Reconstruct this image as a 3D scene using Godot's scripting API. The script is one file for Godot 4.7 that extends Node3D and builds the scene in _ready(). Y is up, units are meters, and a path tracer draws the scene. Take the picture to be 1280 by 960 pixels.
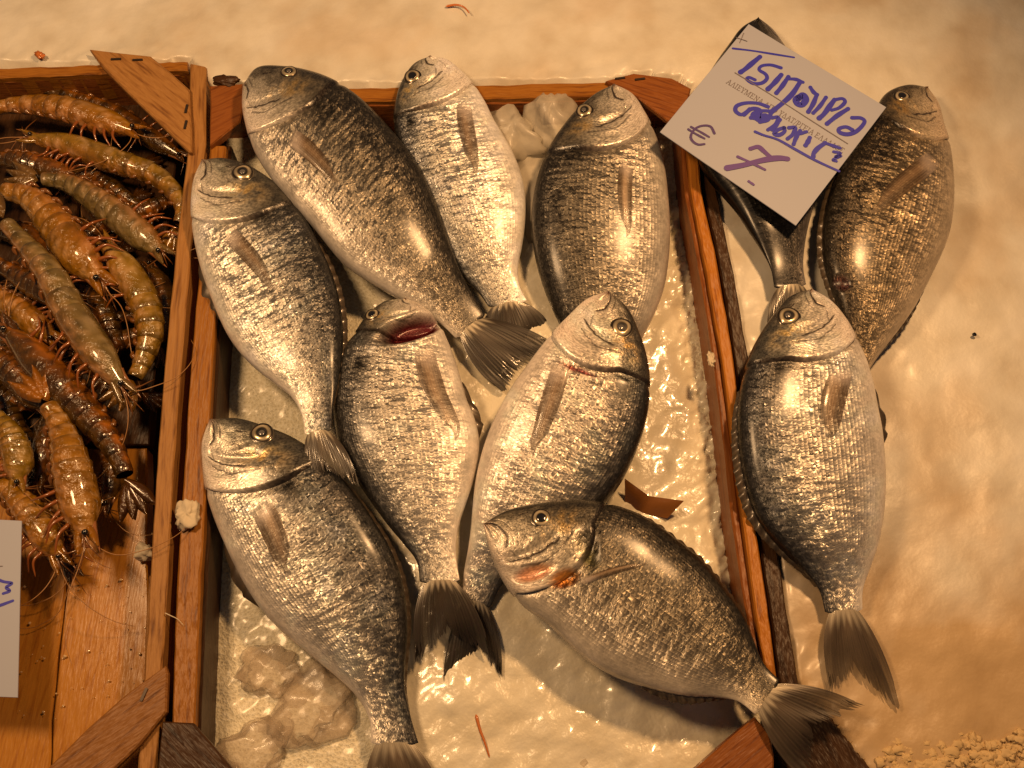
extends Node3D

var M := {}
var rng := RandomNumberGenerator.new()
var used := {}
var wobble := FastNoiseLite.new()

# ------------------------------------------------------------------ small helpers
func V(x: float, y: float, z: float) -> Vector3:
	return Vector3(x, y, z) * 0.01

func lin(r: float, g: float, b: float, a := 1.0) -> Color:
	return Color(r, g, b, a).linear_to_srgb()

func numbered(called: String) -> String:
	used[called] = used.get(called, -1) + 1
	return called if used[called] == 0 else "%s_%03d" % [called, used[called]]

func tag(o: Node, label: String, category: String, group := "", kind := "") -> void:
	o.set_meta("label", label)
	if category: o.set_meta("category", category)
	if group: o.set_meta("group", group)
	if kind: o.set_meta("kind", kind)

func base(called: String, at: Vector3) -> Node3D:
	var o := Node3D.new()
	o.name = numbered(called)
	o.position = at
	add_child(o)
	return o

func build(called: String, mesh: Mesh, mat: Material, parent: Node = null) -> MeshInstance3D:
	var o := MeshInstance3D.new()
	o.mesh = mesh
	o.material_override = mat
	if parent:
		var n := called
		var k := 0
		while parent.has_node(n):
			k += 1
			n = "%s_%03d" % [called, k]
		o.name = n
		parent.add_child(o)
	else:
		o.name = numbered(called)
		add_child(o)
	return o

func finish(v: PackedVector3Array, uv: PackedVector2Array, col: PackedColorArray, idx: PackedInt32Array) -> ArrayMesh:
	var a := []
	a.resize(Mesh.ARRAY_MAX)
	a[Mesh.ARRAY_VERTEX] = v
	a[Mesh.ARRAY_INDEX] = idx
	if uv.size(): a[Mesh.ARRAY_TEX_UV] = uv
	if col.size(): a[Mesh.ARRAY_COLOR] = col
	var st := SurfaceTool.new()
	st.create_from_arrays(a)
	st.generate_normals()
	st.index()
	return st.commit()

# rows x cols points -> smooth mesh
func grid(v: PackedVector3Array, uv: PackedVector2Array, col: PackedColorArray, cols: int, flip := false) -> ArrayMesh:
	var rows := v.size() / cols
	var idx := PackedInt32Array()
	idx.resize((rows - 1) * (cols - 1) * 6)
	var k := 0
	for i in rows - 1:
		for j in cols - 1:
			var a := i * cols + j
			var b := a + 1
			var c := a + cols
			var d := c + 1
			var q := [a, b, c, b, d, c] if not flip else [a, c, b, b, c, d]
			for e in 6:
				idx[k + e] = q[e]
			k += 6
	return finish(v, uv, col, idx)

func cr(p: PackedVector3Array, s: float) -> Vector3:
	var n := p.size() - 1
	var f := clampf(s, 0.0, 1.0) * n
	var i := mini(int(f), n - 1)
	var t := f - i
	var a := p[i - 1] if i > 0 else p[0] * 2.0 - p[1]
	var d := p[i + 2] if i + 2 <= n else p[n] * 2.0 - p[n - 1]
	return p[i].cubic_interpolate(p[i + 1], a, d, t)

# round tube along a path, radius by callable(s)
func tube(path: PackedVector3Array, r0: float, r1: float, sides := 6, n := 10) -> ArrayMesh:
	var v := PackedVector3Array()
	for i in n + 1:
		var s := float(i) / n
		var p := cr(path, s)
		var t := (cr(path, minf(s + 0.02, 1.0)) - cr(path, maxf(s - 0.02, 0.0))).normalized()
		var x := t.cross(Vector3.UP)
		x = x.normalized() if x.length() > 0.01 else Vector3.RIGHT
		var y := x.cross(t)
		var r := lerpf(r0, r1, s) * (1.0 if i > 0 and i < n else 0.2)
		for j in sides + 1:
			var g := TAU * j / sides
			v.append(p + (x * cos(g) + y * sin(g)) * r)
	return grid(v, PackedVector2Array(), PackedColorArray(), sides + 1, true)

# extruded outline with a worn, chamfered upper edge; outline in metres (x, z)
func slab(outline: PackedVector2Array, y0: float, y1: float, grain: Vector2, chamfer := 0.0012, rough := 0.0006, tilt := Vector3.ZERO) -> ArrayMesh:
	var pts := PackedVector2Array()
	var n0 := outline.size()
	for i in n0:
		var a := outline[i]
		var b := outline[(i + 1) % n0]
		var n := maxi(1, int(a.distance_to(b) / 0.02))
		for k in n:
			var q := a.lerp(b, float(k) / n)
			if k: q += Vector2(rng.randf_range(-rough, rough), rng.randf_range(-rough, rough))
			pts.append(q)
	if not Geometry2D.is_polygon_clockwise(pts): pts.reverse()
	var n := pts.size()
	var c := Vector2.ZERO
	for q in pts: c += q / n
	var inner := PackedVector2Array()
	for i in n:
		var e0 := (pts[i] - pts[(i + n - 1) % n]).normalized()
		var e1 := (pts[(i + 1) % n] - pts[i]).normalized()
		var nn := (Vector2(-e0.y, e0.x) + Vector2(-e1.y, e1.x)).normalized()
		if Geometry2D.is_point_in_polygon(pts[i] + nn * 0.0005, pts): inner.append(pts[i] + nn * chamfer)
		else: inner.append(pts[i] - nn * chamfer)
	var o := Vector2(rng.randf() * 7.0, rng.randf() * 7.0)
	var g := grain.normalized()
	var h := Vector2(-g.y, g.x)
	var st := SurfaceTool.new()
	st.begin(Mesh.PRIMITIVE_TRIANGLES)
	st.set_smooth_group(-1)
	var put := func(q: Vector2, y: float):
		st.set_uv(o + Vector2((q.dot(h) + y) / 0.05, q.dot(g) / 0.5))
		st.add_vertex(Vector3(q.x, y + q.x * tilt.x + q.y * tilt.z, q.y))
	var tri := Geometry2D.triangulate_polygon(inner)
	for k in range(0, tri.size(), 3):
		var a2 := inner[tri[k]]
		var b2 := inner[tri[k + 1]]
		var c2 := inner[tri[k + 2]]
		var up := (b2 - a2).cross(c2 - a2) > 0.0
		for q in ([a2, b2, c2] if up else [a2, c2, b2]): put.call(q, y1)
		for q in ([a2, c2, b2] if up else [a2, b2, c2]): put.call(q, y0)
	for i in n:
		var j := (i + 1) % n
		for w in [[inner[i], y1, inner[j], y1, pts[i], y1 - chamfer, pts[j], y1 - chamfer], [pts[i], y1 - chamfer, pts[j], y1 - chamfer, pts[i], y0, pts[j], y0]]:
			put.call(w[0], w[1]); put.call(w[2], w[3]); put.call(w[4], w[5])
			put.call(w[2], w[3]); put.call(w[6], w[7]); put.call(w[4], w[5])
		var a3 := inner[i]
		put.call(pts[i], y0); put.call(pts[j], y0); put.call(a3, y0)
	st.generate_normals()
	return st.commit()

func outline(p: Array) -> PackedVector2Array:
	var o := PackedVector2Array()
	for q in p: o.append(q * 0.01)
	return o

func board(called: String, p: Array, y0: float, y1: float, grain: Vector2, mat: Material, parent: Node3D, chamfer := 0.0012) -> MeshInstance3D:
	var q := outline(p)
	for i in q.size(): q[i] -= Vector2(parent.position.x, parent.position.z)
	return build(called, slab(q, y0 - parent.position.y, y1 - parent.position.y, grain, chamfer), mat, parent)

# a long board between two edges seen from above, worn and chamfered
func strip(called: String, l: Array, r: Array, y0: float, y1: float, mat: Material, parent: Node3D, c := 0.0012) -> MeshInstance3D:
	var at := func(p: Array, s: float) -> Vector2:
		var f := s * (p.size() - 1)
		var i := mini(int(f), p.size() - 2)
		return p[i].lerp(p[i + 1], f - i) * 0.01
	var n := 40
	var st := SurfaceTool.new()
	st.begin(Mesh.PRIMITIVE_TRIANGLES)
	st.set_smooth_group(-1)
	var o := Vector2(rng.randf() * 7.0, rng.randf() * 7.0)
	var rings := []
	for i in n + 1:
		var s := float(i) / n
		var a: Vector2 = at.call(l, s) - Vector2(parent.position.x, parent.position.z)
		var b: Vector2 = at.call(r, s) - Vector2(parent.position.x, parent.position.z)
		var w := (b - a).normalized()
		a += w * rng.randf_range(-0.0003, 0.0003)
		b += w * rng.randf_range(-0.0003, 0.0003)
		var top := y1 + rng.randf_range(-0.0003, 0.0003)
		var e := c * (1.0 + rng.randf_range(-0.3, 0.5)) if i > 0 and i < n else c
		var low := e if i > 0 and i < n else e * 1.6
		var q := [[a, y0], [a, top - low], [a + w * e, top - (0.0 if i > 0 and i < n else e * 0.6)], [b - w * e, top - (0.0 if i > 0 and i < n else e * 0.6)], [b, top - low], [b, y0]]
		var ring := []
		var across := 0.0
		for k in 6:
			if k: across += Vector3(q[k][0].x - q[k - 1][0].x, q[k][1] - q[k - 1][1], q[k][0].y - q[k - 1][0].y).length()
			ring.append([Vector3(q[k][0].x, q[k][1], q[k][0].y), o + Vector2(across / 0.05, s * at.call(l, 0.0).distance_to(at.call(l, 1.0)) / 0.5)])
		rings.append(ring)
	var tri := func(p: Array):
		for v in p:
			st.set_uv(v[1])
			st.add_vertex(v[0])
	for i in n:
		for k in 5:
			tri.call([rings[i][k], rings[i][k + 1], rings[i + 1][k]])
			tri.call([rings[i][k + 1], rings[i + 1][k + 1], rings[i + 1][k]])
	for i in [0, n]:
		for k in range(1, 5):
			tri.call([rings[i][0], rings[i][k], rings[i][k + 1]] if i else [rings[i][0], rings[i][k + 1], rings[i][k]])
	st.generate_normals()
	return build(called, st.commit(), mat, parent)

# lumpy closed blob
func blob(r: Vector3, amp: float, seed_: int, freq := 2.2, rings := 14) -> ArrayMesh:
	var v := PackedVector3Array()
	for i in rings + 1:
		var th := PI * i / rings
		for j in rings * 2 + 1:
			var ph := TAU * (j % (rings * 2)) / (rings * 2)
			var d := Vector3(sin(th) * cos(ph), cos(th), sin(th) * sin(ph))
			var k := 1.0 + amp * wobble.get_noise_3d(d.x * freq * 50.0 + seed_ * 91.0, d.y * freq * 50.0, d.z * freq * 50.0)
			v.append(d * r * k)
	return grid(v, PackedVector2Array(), PackedColorArray(), rings * 2 + 1, true)

# sheet over the plane: height(x, z) -> metres, or NAN to leave the cell out
func sheet(x0: float, x1: float, z0: float, z1: float, step: float, height: Callable, vertex_tint = null) -> ArrayMesh:
	var nx := int((x1 - x0) / step) + 1
	var nz := int((z1 - z0) / step) + 1
	var v := PackedVector3Array()
	var uv := PackedVector2Array()
	for k in nz:
		for i in nx:
			var x := x0 + i * step
			var z := z0 + k * step
			v.append(Vector3(x, height.call(x, z), z))
			uv.append(Vector2(x, z) * 4.0)
	var idx := PackedInt32Array()
	for k in nz - 1:
		for i in nx - 1:
			var a := k * nx + i
			if is_nan(v[a].y) or is_nan(v[a + 1].y) or is_nan(v[a + nx].y) or is_nan(v[a + nx + 1].y): continue
			idx.append_array([a, a + 1, a + nx, a + 1, a + nx + 1, a + nx])
	for i in v.size():
		if is_nan(v[i].y): v[i].y = 0.0
	var col := PackedColorArray()
	if vertex_tint != null:
		for p in v: col.append(vertex_tint.call(p))
	return finish(v, uv, col, idx)

# ------------------------------------------------------------------ textures
func noise_tex(seed_: int, freq: float, ramp: Array, normal := 0.0, kind := FastNoiseLite.TYPE_SIMPLEX_SMOOTH, octaves := 5, size := 512) -> NoiseTexture2D:
	var n := FastNoiseLite.new()
	n.seed = seed_
	n.frequency = freq
	n.noise_type = kind
	n.fractal_octaves = octaves
	if kind == FastNoiseLite.TYPE_CELLULAR: n.cellular_return_type = FastNoiseLite.RETURN_DISTANCE
	var t := NoiseTexture2D.new()
	t.width = size
	t.height = size
	t.seamless = true
	t.noise = n
	if normal > 0.0:
		t.as_normal_map = true
		t.bump_strength = normal
	elif ramp.size():
		var g := Gradient.new()
		var off := PackedFloat32Array()
		var col := PackedColorArray()
		for r in ramp:
			off.append(r[0])
			col.append(r[1])
		g.offsets = off
		g.colors = col
		t.color_ramp = g
	return t

func gradient(stops: Array, v: float) -> Color:
	for i in stops.size() - 1:
		if v <= stops[i + 1][0]:
			return stops[i][1].lerp(stops[i + 1][1], smoothstep(stops[i][0], stops[i + 1][0], v))
	return stops[-1][1]

# the flank of a bream: rows of small scales, dark back, silver side, pale belly
func flank_material(seed_: int, called: String, back: Array) -> StandardMaterial3D:
	var W := 1152
	var H := 512
	var NS := 102
	var NR := 50
	var r := RandomNumberGenerator.new()
	r.seed = seed_
	var ra := PackedFloat32Array()
	var rb := PackedFloat32Array()
	var rc := PackedFloat32Array()
	for i in (NS + 6) * (NR + 1):
		ra.append(r.randf())
		rb.append(r.randf())
		rc.append(r.randf())
	var nz := FastNoiseLite.new()
	nz.seed = seed_ + 5
	nz.frequency = 0.012
	nz.fractal_octaves = 4
	var n1 := nz.get_image(W, H, false, false, true).get_data()
	nz.seed = seed_ + 9
	nz.frequency = 0.05
	var n2 := nz.get_image(W, H, false, false, true).get_data()
	ramp_cache.clear()
	nz.seed = seed_ + 21
	nz.frequency = 0.055
	nz.fractal_octaves = 3
	var n3 := nz.get_image(W, H / 5 + 1, false, false, true).get_data()
	var col := PackedByteArray()
	var nor := PackedByteArray()
	var orm := PackedByteArray()
	col.resize(W * H * 3)
	nor.resize(W * H * 3)
	orm.resize(W * H * 3)
	var k := 0
	for y in H:
		var v := float(y) / H
		var fr := v * NR
		var j := int(fr)
		var fy := fr - j - 0.5
		var ks := smoothstep(0.0, 0.06, v) * lerpf(1.0, 0.2, smoothstep(0.68, 0.95, v))
		var bow := 1.6 * fy * fy + (0.5 if j % 2 else 0.0)
		var metal_row := lerpf(0.55, 0.75, smoothstep(0.08, 0.3, v)) * lerpf(1.0, 0.2, smoothstep(0.64, 0.96, v))
		for x in W:
			var u := float(x) / W
			var b1 := n1[y * W + x] / 255.0 - 0.5
			var b2 := n2[y * W + x] / 255.0 - 0.5
			var b3 := lerpf(n3[(y / 5) * W + x], n3[mini(y / 5 + 1, H / 5) * W + x], fposmod(y / 5.0, 1.0)) / 255.0 - 0.5
			var cx := u * NS + bow + b1 * 2.2
			var i := int(cx)
			var fx := cx - i
			var id := j * (NS + 6) + maxi(i, 0)
			var a := ra[id]
			var b := rb[id]
			var c := back_color(back, v + b1 * 0.09)
			c = c.lerp(Color(.018, .016, .013), exp(-pow((u - 0.245) / 0.04, 2.0) - pow((v - 0.36) / 0.075, 2.0)) * clampf(1.1 + b1 * 2.0, 0.0, 1.0))
			var edge := 1.0 - smoothstep(0.0, 0.3, fx)
			var shine := 1.0 + ks * ((rc[id] - 0.5) * 0.45 - edge * 0.42 + 0.1 + b3 * 0.45) + b1 * 0.3 + b2 * 0.2
			if v < 0.42: shine *= 1.0 + 1.5 * ks * smoothstep(0.42, 0.2, v) * smoothstep(0.35, 0.8, fx) * smoothstep(0.3, 0.9, rc[id])
			shine = maxf(shine, 0.15)
			var kx := ks * ((fx - 0.55) * 0.55 + (a - 0.5) * 0.32 + b2 * 0.4 + b3 * 0.9)
			var ky := ks * (fy * 0.3 + (b - 0.5) * 0.22) + b1 * 0.12
			var l := 1.0 / sqrt(1.0 + kx * kx + ky * ky)
			col[k] = int(255.0 * pow(clampf(c.r * shine, 0.0, 0.95), 0.4545))
			col[k + 1] = int(255.0 * pow(clampf(c.g * shine, 0.0, 0.95), 0.4545))
			col[k + 2] = int(255.0 * pow(clampf(c.b * shine, 0.0, 0.95), 0.4545))
			nor[k] = int(127.5 + 127.0 * kx * l)
			nor[k + 1] = int(127.5 + 127.0 * ky * l)
			nor[k + 2] = int(127.5 + 127.0 * l)
			orm[k] = 255
			orm[k + 1] = int(255.0 * clampf(0.44 + 0.12 * (a - 0.5) + b2 * 0.3, 0.25, 0.7))
			orm[k + 2] = int(255.0 * clampf(metal_row + b1 * 0.3, 0.0, 0.95))
			k += 3
	return skin(Image.create_from_data(W, H, false, Image.FORMAT_RGB8, col), Image.create_from_data(W, H, false, Image.FORMAT_RGB8, nor), Image.create_from_data(W, H, false, Image.FORMAT_RGB8, orm), called)

var ramp_cache := PackedColorArray()
func back_color(stops: Array, v: float) -> Color:
	if ramp_cache.is_empty():
		for i in 257: ramp_cache.append(gradient(stops, i / 256.0))
	return ramp_cache[clampi(int(v * 256.0), 0, 256)]

func skin(c: Image, n: Image, o: Image, called: String) -> StandardMaterial3D:
	var m := StandardMaterial3D.new()
	m.resource_name = called
	m.vertex_color_use_as_albedo = true
	m.albedo_texture = ImageTexture.create_from_image(c)
	m.normal_enabled = true
	m.normal_texture = ImageTexture.create_from_image(n)
	var t := ImageTexture.create_from_image(o)
	m.roughness_texture = t
	m.roughness_texture_channel = BaseMaterial3D.TEXTURE_CHANNEL_GREEN
	m.metallic = 1.0
	m.metallic_texture = t
	m.metallic_texture_channel = BaseMaterial3D.TEXTURE_CHANNEL_BLUE
	m.clearcoat_enabled = true
	m.clearcoat = 0.35
	m.clearcoat_roughness = 0.2
	return m

func seg(p: Vector2, a: Vector2, b: Vector2) -> float:
	return p.distance_to(Geometry2D.get_closest_point_to_segment(p, a, b))

# the head: dark brow, gold cheek, jaw and gill-plate creases
func head_material(seed_: int, called: String) -> StandardMaterial3D:
	var W := 448
	var H := 384
	var nz := FastNoiseLite.new()
	nz.seed = seed_
	nz.frequency = 0.02
	nz.fractal_octaves = 4
	var n1 := nz.get_image(W, H, false, false, true).get_data()
	nz.frequency = 0.09
	nz.seed = seed_ + 3
	var n2 := nz.get_image(W, H, false, false, true).get_data()
	var stops := [[0.0, Color(.030, .029, .027)], [.14, Color(.055, .053, .048)], [.26, Color(.19, .18, .155)], [.38, Color(.46, .45, .41)], [.55, Color(.68, .66, .62)], [.75, Color(.82, .77, .75)], [1.0, Color(.85, .82, .82)]]
	var lines := [[Vector2(.05, .44), Vector2(.33, .57), .020, 1.0], [Vector2(.33, .57), Vector2(.39, .65), .018, .9], [Vector2(.10, .34), Vector2(.34, .50), .012, .55], [Vector2(.54, .72), Vector2(.62, .63), .014, .85], [Vector2(.62, .63), Vector2(.73, .47), .015, .85], [Vector2(.66, .70), Vector2(.76, .60), .012, .6], [Vector2(.76, .60), Vector2(.81, .42), .012, .6], [Vector2(.46, .67), Vector2(.60, .65), .010, .5], [Vector2(.36, .31), Vector2(.385, .30), .014, 1.0], [Vector2(.41, .285), Vector2(.42, .28), .010, .9], [Vector2(.45, .42), Vector2(.62, .40), .008, .4], [Vector2(.3, .74), Vector2(.56, .80), .008, .35]]
	var col := PackedByteArray()
	var hgt := PackedByteArray()
	var orm := PackedByteArray()
	col.resize(W * H * 3)
	hgt.resize(W * H)
	orm.resize(W * H * 3)
	var gold := Color(.50, .33, .07)
	var k := 0
	for y in H:
		for x in W:
			var p := Vector2(float(x) / W, float(y) / H)
			var b1 := n1[y * W + x] / 255.0 - 0.5
			var b2 := n2[y * W + x] / 255.0 - 0.5
			var c := gradient(stops, p.y + b1 * 0.18 - 0.05)
			var g := exp(-(((p - Vector2(.74, .36)) / Vector2(.12, .09)).length_squared())) * clampf(0.55 + b1 * 2.6, 0.0, 1.0) * 0.7
			g += exp(-(((p - Vector2(.62, .44)) / Vector2(.10, .07)).length_squared())) * clampf(0.2 + b1 * 2.0, 0.0, 1.0) * 0.5
			c = c.lerp(gold, clampf(g, 0.0, 1.0))
			var d := exp(-(((p - Vector2(1.0, .36)) / Vector2(.15, .11)).length_squared())) * clampf(1.0 + b1 * 2.0, 0.0, 1.0)
			c = c.lerp(Color(.03, .027, .02), clampf(d, 0.0, 1.0))
			c = c.lerp(Color(.42, .30, .28), smoothstep(.16, .0, p.x) * smoothstep(.2, .5, p.y) * 0.85)
			var h := 0.55 + b2 * 0.17 + b1 * 0.16
			var ink := 0.0
			for q in lines:
				var dist := seg(p + Vector2(b1, b1) * 0.025, q[0], q[1])
				if dist < q[2] * 2.5:
					var w: float = exp(-pow(dist / (q[2] * 0.8), 2.0)) * q[3]
					ink = maxf(ink, w)
			c = c.lerp(Color(.035, .02, .014), minf(ink * 1.15, 0.95))
			h -= ink * 0.4
			var s := 1.0 + b1 * 0.7 + b2 * 0.8
			col[k] = int(255.0 * pow(clampf(c.r * s, 0.0, 0.95), 0.4545))
			col[k + 1] = int(255.0 * pow(clampf(c.g * s, 0.0, 0.95), 0.4545))
			col[k + 2] = int(255.0 * pow(clampf(c.b * s, 0.0, 0.95), 0.4545))
			hgt[y * W + x] = int(255.0 * clampf(h, 0.0, 1.0))
			orm[k] = 255
			orm[k + 1] = int(255.0 * clampf(0.34 + b2 * 0.5, 0.15, 0.8))
			d = clampf(d, 0.0, 1.0)
			orm[k + 2] = int((1.0 - d) * 255.0 * clampf(lerpf(0.4, 0.12, smoothstep(.5, .85, p.y)) * smoothstep(.05, .3, p.y) + b1 * 0.5, 0.0, 0.8))
			k += 3
	var im := Image.create_from_data(W, H, false, Image.FORMAT_L8, hgt)
	im.convert(Image.FORMAT_RGBA8)
	im.bump_map_to_normal_map(5.0)
	return skin(Image.create_from_data(W, H, false, Image.FORMAT_RGB8, col), im, Image.create_from_data(W, H, false, Image.FORMAT_RGB8, orm), called)

func plain(called: String, c: Color, rough: float, metal := 0.0, coat := 0.0) -> StandardMaterial3D:
	var m := StandardMaterial3D.new()
	m.resource_name = called
	m.albedo_color = c
	m.roughness = rough
	m.metallic = metal
	if coat > 0.0:
		m.clearcoat_enabled = true
		m.clearcoat = coat
		m.clearcoat_roughness = 0.08
	return m

func wood(called: String, a: Color, b: Color, dark: Color, seed_: int, rough := 0.5) -> StandardMaterial3D:
	var m := plain(called, Color.WHITE, rough)
	m.albedo_texture = noise_tex(seed_, 0.02, [[0.0, dark], [0.3, a], [0.55, b], [0.75, a.lerp(b, 0.4)], [1.0, b.lerp(Color.WHITE, 0.08)]], 0.0, FastNoiseLite.TYPE_SIMPLEX_SMOOTH, 6)
	m.normal_enabled = true
	m.normal_texture = noise_tex(seed_ + 1, 0.05, [], 5.0)
	m.normal_scale = 0.35
	m.metallic_specular = 0.36
	return m

func make_materials() -> void:
	M.flank = [
		flank_material(11, "scaly_flank", [[0.0, Color(.018, .018, .020)], [.14, Color(.032, .032, .034)], [.25, Color(.085, .087, .092)], [.35, Color(.20, .20, .20)], [.47, Color(.44, .43, .41)], [.62, Color(.60, .59, .565)], [.78, Color(.73, .715, .70)], [1.0, Color(.82, .80, .80)]]),
		flank_material(47, "scaly_flank_dull", [[0.0, Color(.020, .019, .018)], [.16, Color(.034, .032, .029)], [.28, Color(.075, .07, .063)], [.40, Color(.16, .15, .13)], [.56, Color(.28, .265, .235)], [.7, Color(.48, .46, .43)], [.85, Color(.60, .585, .565)], [1.0, Color(.74, .72, .72)]])]
	M.head = [head_material(21, "bream_head"), head_material(77, "bream_head_dull")]
	var fin := plain("fin_skin", Color.WHITE, 0.38, 0.15, 0.3)
	fin.vertex_color_use_as_albedo = true
	fin.backlight_enabled = true
	fin.backlight = Color(0.35, 0.3, 0.25)
	M.fin = fin
	var thin: StandardMaterial3D = fin.duplicate()
	thin.resource_name = "thin_fin_skin"
	thin.transparency = BaseMaterial3D.TRANSPARENCY_ALPHA
	M.thin_fin = thin
	M.iris = plain("iris", Color.WHITE, 0.25, 0.5, 0.9)
	M.iris.vertex_color_use_as_albedo = true
	M.pupil = plain("pupil", lin(.012, .012, .014), 0.15, 0.0, 1.0)
	M.lens = plain("cloudy_lens", lin(.12, .11, .10), 0.2, 0.0, 1.0)
	M.orange_wood = wood("wet_orange_wood", lin(.24, .088, .011), lin(.33, .135, .019), lin(.085, .026, .005), 5, 0.42)
	M.tan_wood = wood("dry_tan_wood", lin(.29, .135, .037), lin(.37, .185, .056), lin(.12, .045, .012), 15, 0.55)
	M.red_tan = wood("brown_tan_wood", lin(.20, .082, .02), lin(.27, .12, .033), lin(.09, .032, .009), 65, 0.45)
	M.bright_wood = wood("fresh_orange_wood", lin(.36, .125, .014), lin(.46, .18, .023), lin(.15, .045, .007), 75, 0.42)
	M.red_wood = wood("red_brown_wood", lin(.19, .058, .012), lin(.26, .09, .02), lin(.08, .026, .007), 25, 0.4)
	M.dark_wood = wood("soaked_and_shaded_wood", lin(.038, .017, .007), lin(.06, .028, .011), lin(.018, .009, .004), 35, 0.4)  # for soaked boards, and for shade put into colour under the heap and in gaps
	M.floor_wood = wood("wet_plank", lin(.38, .155, .02), lin(.46, .205, .029), lin(.27, .095, .012), 45, 0.3)
	M.floor_wood.normal_scale = 0.15
	M.floor_wood.clearcoat_enabled = true
	M.floor_wood.clearcoat = 0.35
	M.floor_wood.clearcoat_roughness = 0.12
	var ice := plain("wet_ice", Color.WHITE, 0.42)
	ice.vertex_color_use_as_albedo = true
	ice.uv1_triplanar = true
	ice.uv1_world_triplanar = true
	ice.uv1_scale = Vector3(2.3, 2.3, 2.3)
	ice.albedo_texture = noise_tex(3, 0.006, [[0.0, lin(.52, .46, .36)], [0.35, lin(.63, .59, .50)], [0.65, lin(.70, .67, .59)], [1.0, lin(.78, .76, .70)]], 0.0, FastNoiseLite.TYPE_SIMPLEX_SMOOTH, 6, 1024)
	ice.normal_enabled = true
	ice.normal_texture = noise_tex(8, 0.09, [], 6.0, FastNoiseLite.TYPE_SIMPLEX_SMOOTH, 6, 1024)
	ice.normal_scale = 0.06
	ice.clearcoat_enabled = true
	ice.clearcoat = 0.25
	ice.clearcoat_roughness = 0.2
	M.ice = ice
	var film: StandardMaterial3D = ice.duplicate()
	film.resource_name = "melting_ice"
	film.albedo_texture = noise_tex(13, 0.012, [[0.0, lin(.66, .59, .43)], [0.5, lin(.78, .72, .56)], [1.0, lin(.88, .83, .69)]], 0.0, FastNoiseLite.TYPE_SIMPLEX_SMOOTH, 6, 1024)
	film.normal_texture = noise_tex(18, 0.11, [], 9.0, FastNoiseLite.TYPE_SIMPLEX_SMOOTH, 5, 1024)
	film.roughness = 0.3
	film.normal_scale = 0.085
	film.clearcoat = 0.7
	film.clearcoat_roughness = 0.09
	M.film = film
	var foam := plain("polystyrene", Color.WHITE, 0.5)
	foam.uv1_triplanar = true
	foam.uv1_world_triplanar = true
	foam.uv1_scale = Vector3(6, 6, 6)
	foam.albedo_texture = noise_tex(23, 0.06, [[0.0, lin(.56, .49, .33)], [0.5, lin(.82, .77, .59)], [1.0, lin(.92, .88, .74)]], 0.0, FastNoiseLite.TYPE_CELLULAR, 3, 1024)
	foam.normal_enabled = true
	foam.normal_texture = noise_tex(23, 0.06, [], 8.0, FastNoiseLite.TYPE_CELLULAR, 3, 1024)
	foam.normal_scale = 0.8
	foam.clearcoat_enabled = true
	foam.clearcoat = 0.5
	foam.clearcoat_roughness = 0.18
	M.foam = foam
	M.chunk = plain("cloudy_ice", lin(.62, .50, .36, 0.34), 0.32, 0.0, 0.3)
	var il: StandardMaterial3D = ice.duplicate()
	il.resource_name = "ice_lump"
	il.albedo_color = lin(.94, .90, .84, 0.6)
	il.transparency = BaseMaterial3D.TRANSPARENCY_ALPHA
	M.ice_lump = il
	M.white_foam = plain("white_foam", lin(.62, .53, .38), 0.7)
	M.chunk.transparency = BaseMaterial3D.TRANSPARENCY_ALPHA
	var shell := plain("shrimp_shell", Color.WHITE, 0.26, 0.0, 0.9)
	shell.clearcoat_roughness = 0.1
	shell.vertex_color_use_as_albedo = true
	shell.uv1_triplanar = true
	shell.uv1_scale = Vector3(9, 9, 9)
	shell.normal_enabled = true
	shell.normal_texture = noise_tex(31, 0.04, [], 6.0, FastNoiseLite.TYPE_SIMPLEX_SMOOTH, 4)
	shell.normal_scale = 1.0
	M.shell = shell
	M.leg = plain("shrimp_leg", lin(.24, .072, .013), 0.3, 0.0, 0.7)
	M.feeler = plain("feeler", lin(.34, .17, .06), 0.4)
	M.paddle = plain("shrimp_paddle", lin(.16, .06, .012), 0.3, 0.0, 0.7)
	M.black = plain("black_bead", lin(.008, .007, .006), 0.12, 0.0, 1.0)
	M.card = plain("white_card", lin(.35, .38, .48), 0.5, 0.0, 0.1)
	M.ink = [plain("blue_marker", lin(.014, .016, .42), 0.5), plain("violet_marker", lin(.085, .03, .26), 0.5), plain("grey_print", lin(.13, .11, .13), 0.6), plain("dark_violet_print", lin(.05, .02, .16), 0.5)]
	M.steel = plain("staple_steel", lin(.06, .045, .035), 0.4, 0.6)
	M.scrap = plain("brown_scrap", lin(.24, .095, .025), 0.35, 0.0, 0.5)
	M.thread = plain("orange_thread", lin(.55, .16, .03), 0.35, 0.0, 0.5)
	M.counter = plain("counter", lin(.05, .03, .018), 0.5)

# ------------------------------------------------------------------ fish
func sop(f: Dictionary, x: float) -> float:
	var a: Vector2 = f.gill[0]
	var b: Vector2 = f.gill[1]
	var c: Vector2 = f.gill[2]
	x = clampf(x, c.y - 0.08, a.y)
	return maxf(a.x * (x - b.y) * (x - c.y) / (a.y - b.y) / (a.y - c.y) + b.x * (x - a.y) * (x - c.y) / (b.y - a.y) / (b.y - c.y) + c.x * (x - a.y) * (x - b.y) / (c.y - a.y) / (c.y - b.y), 0.05)

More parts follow.
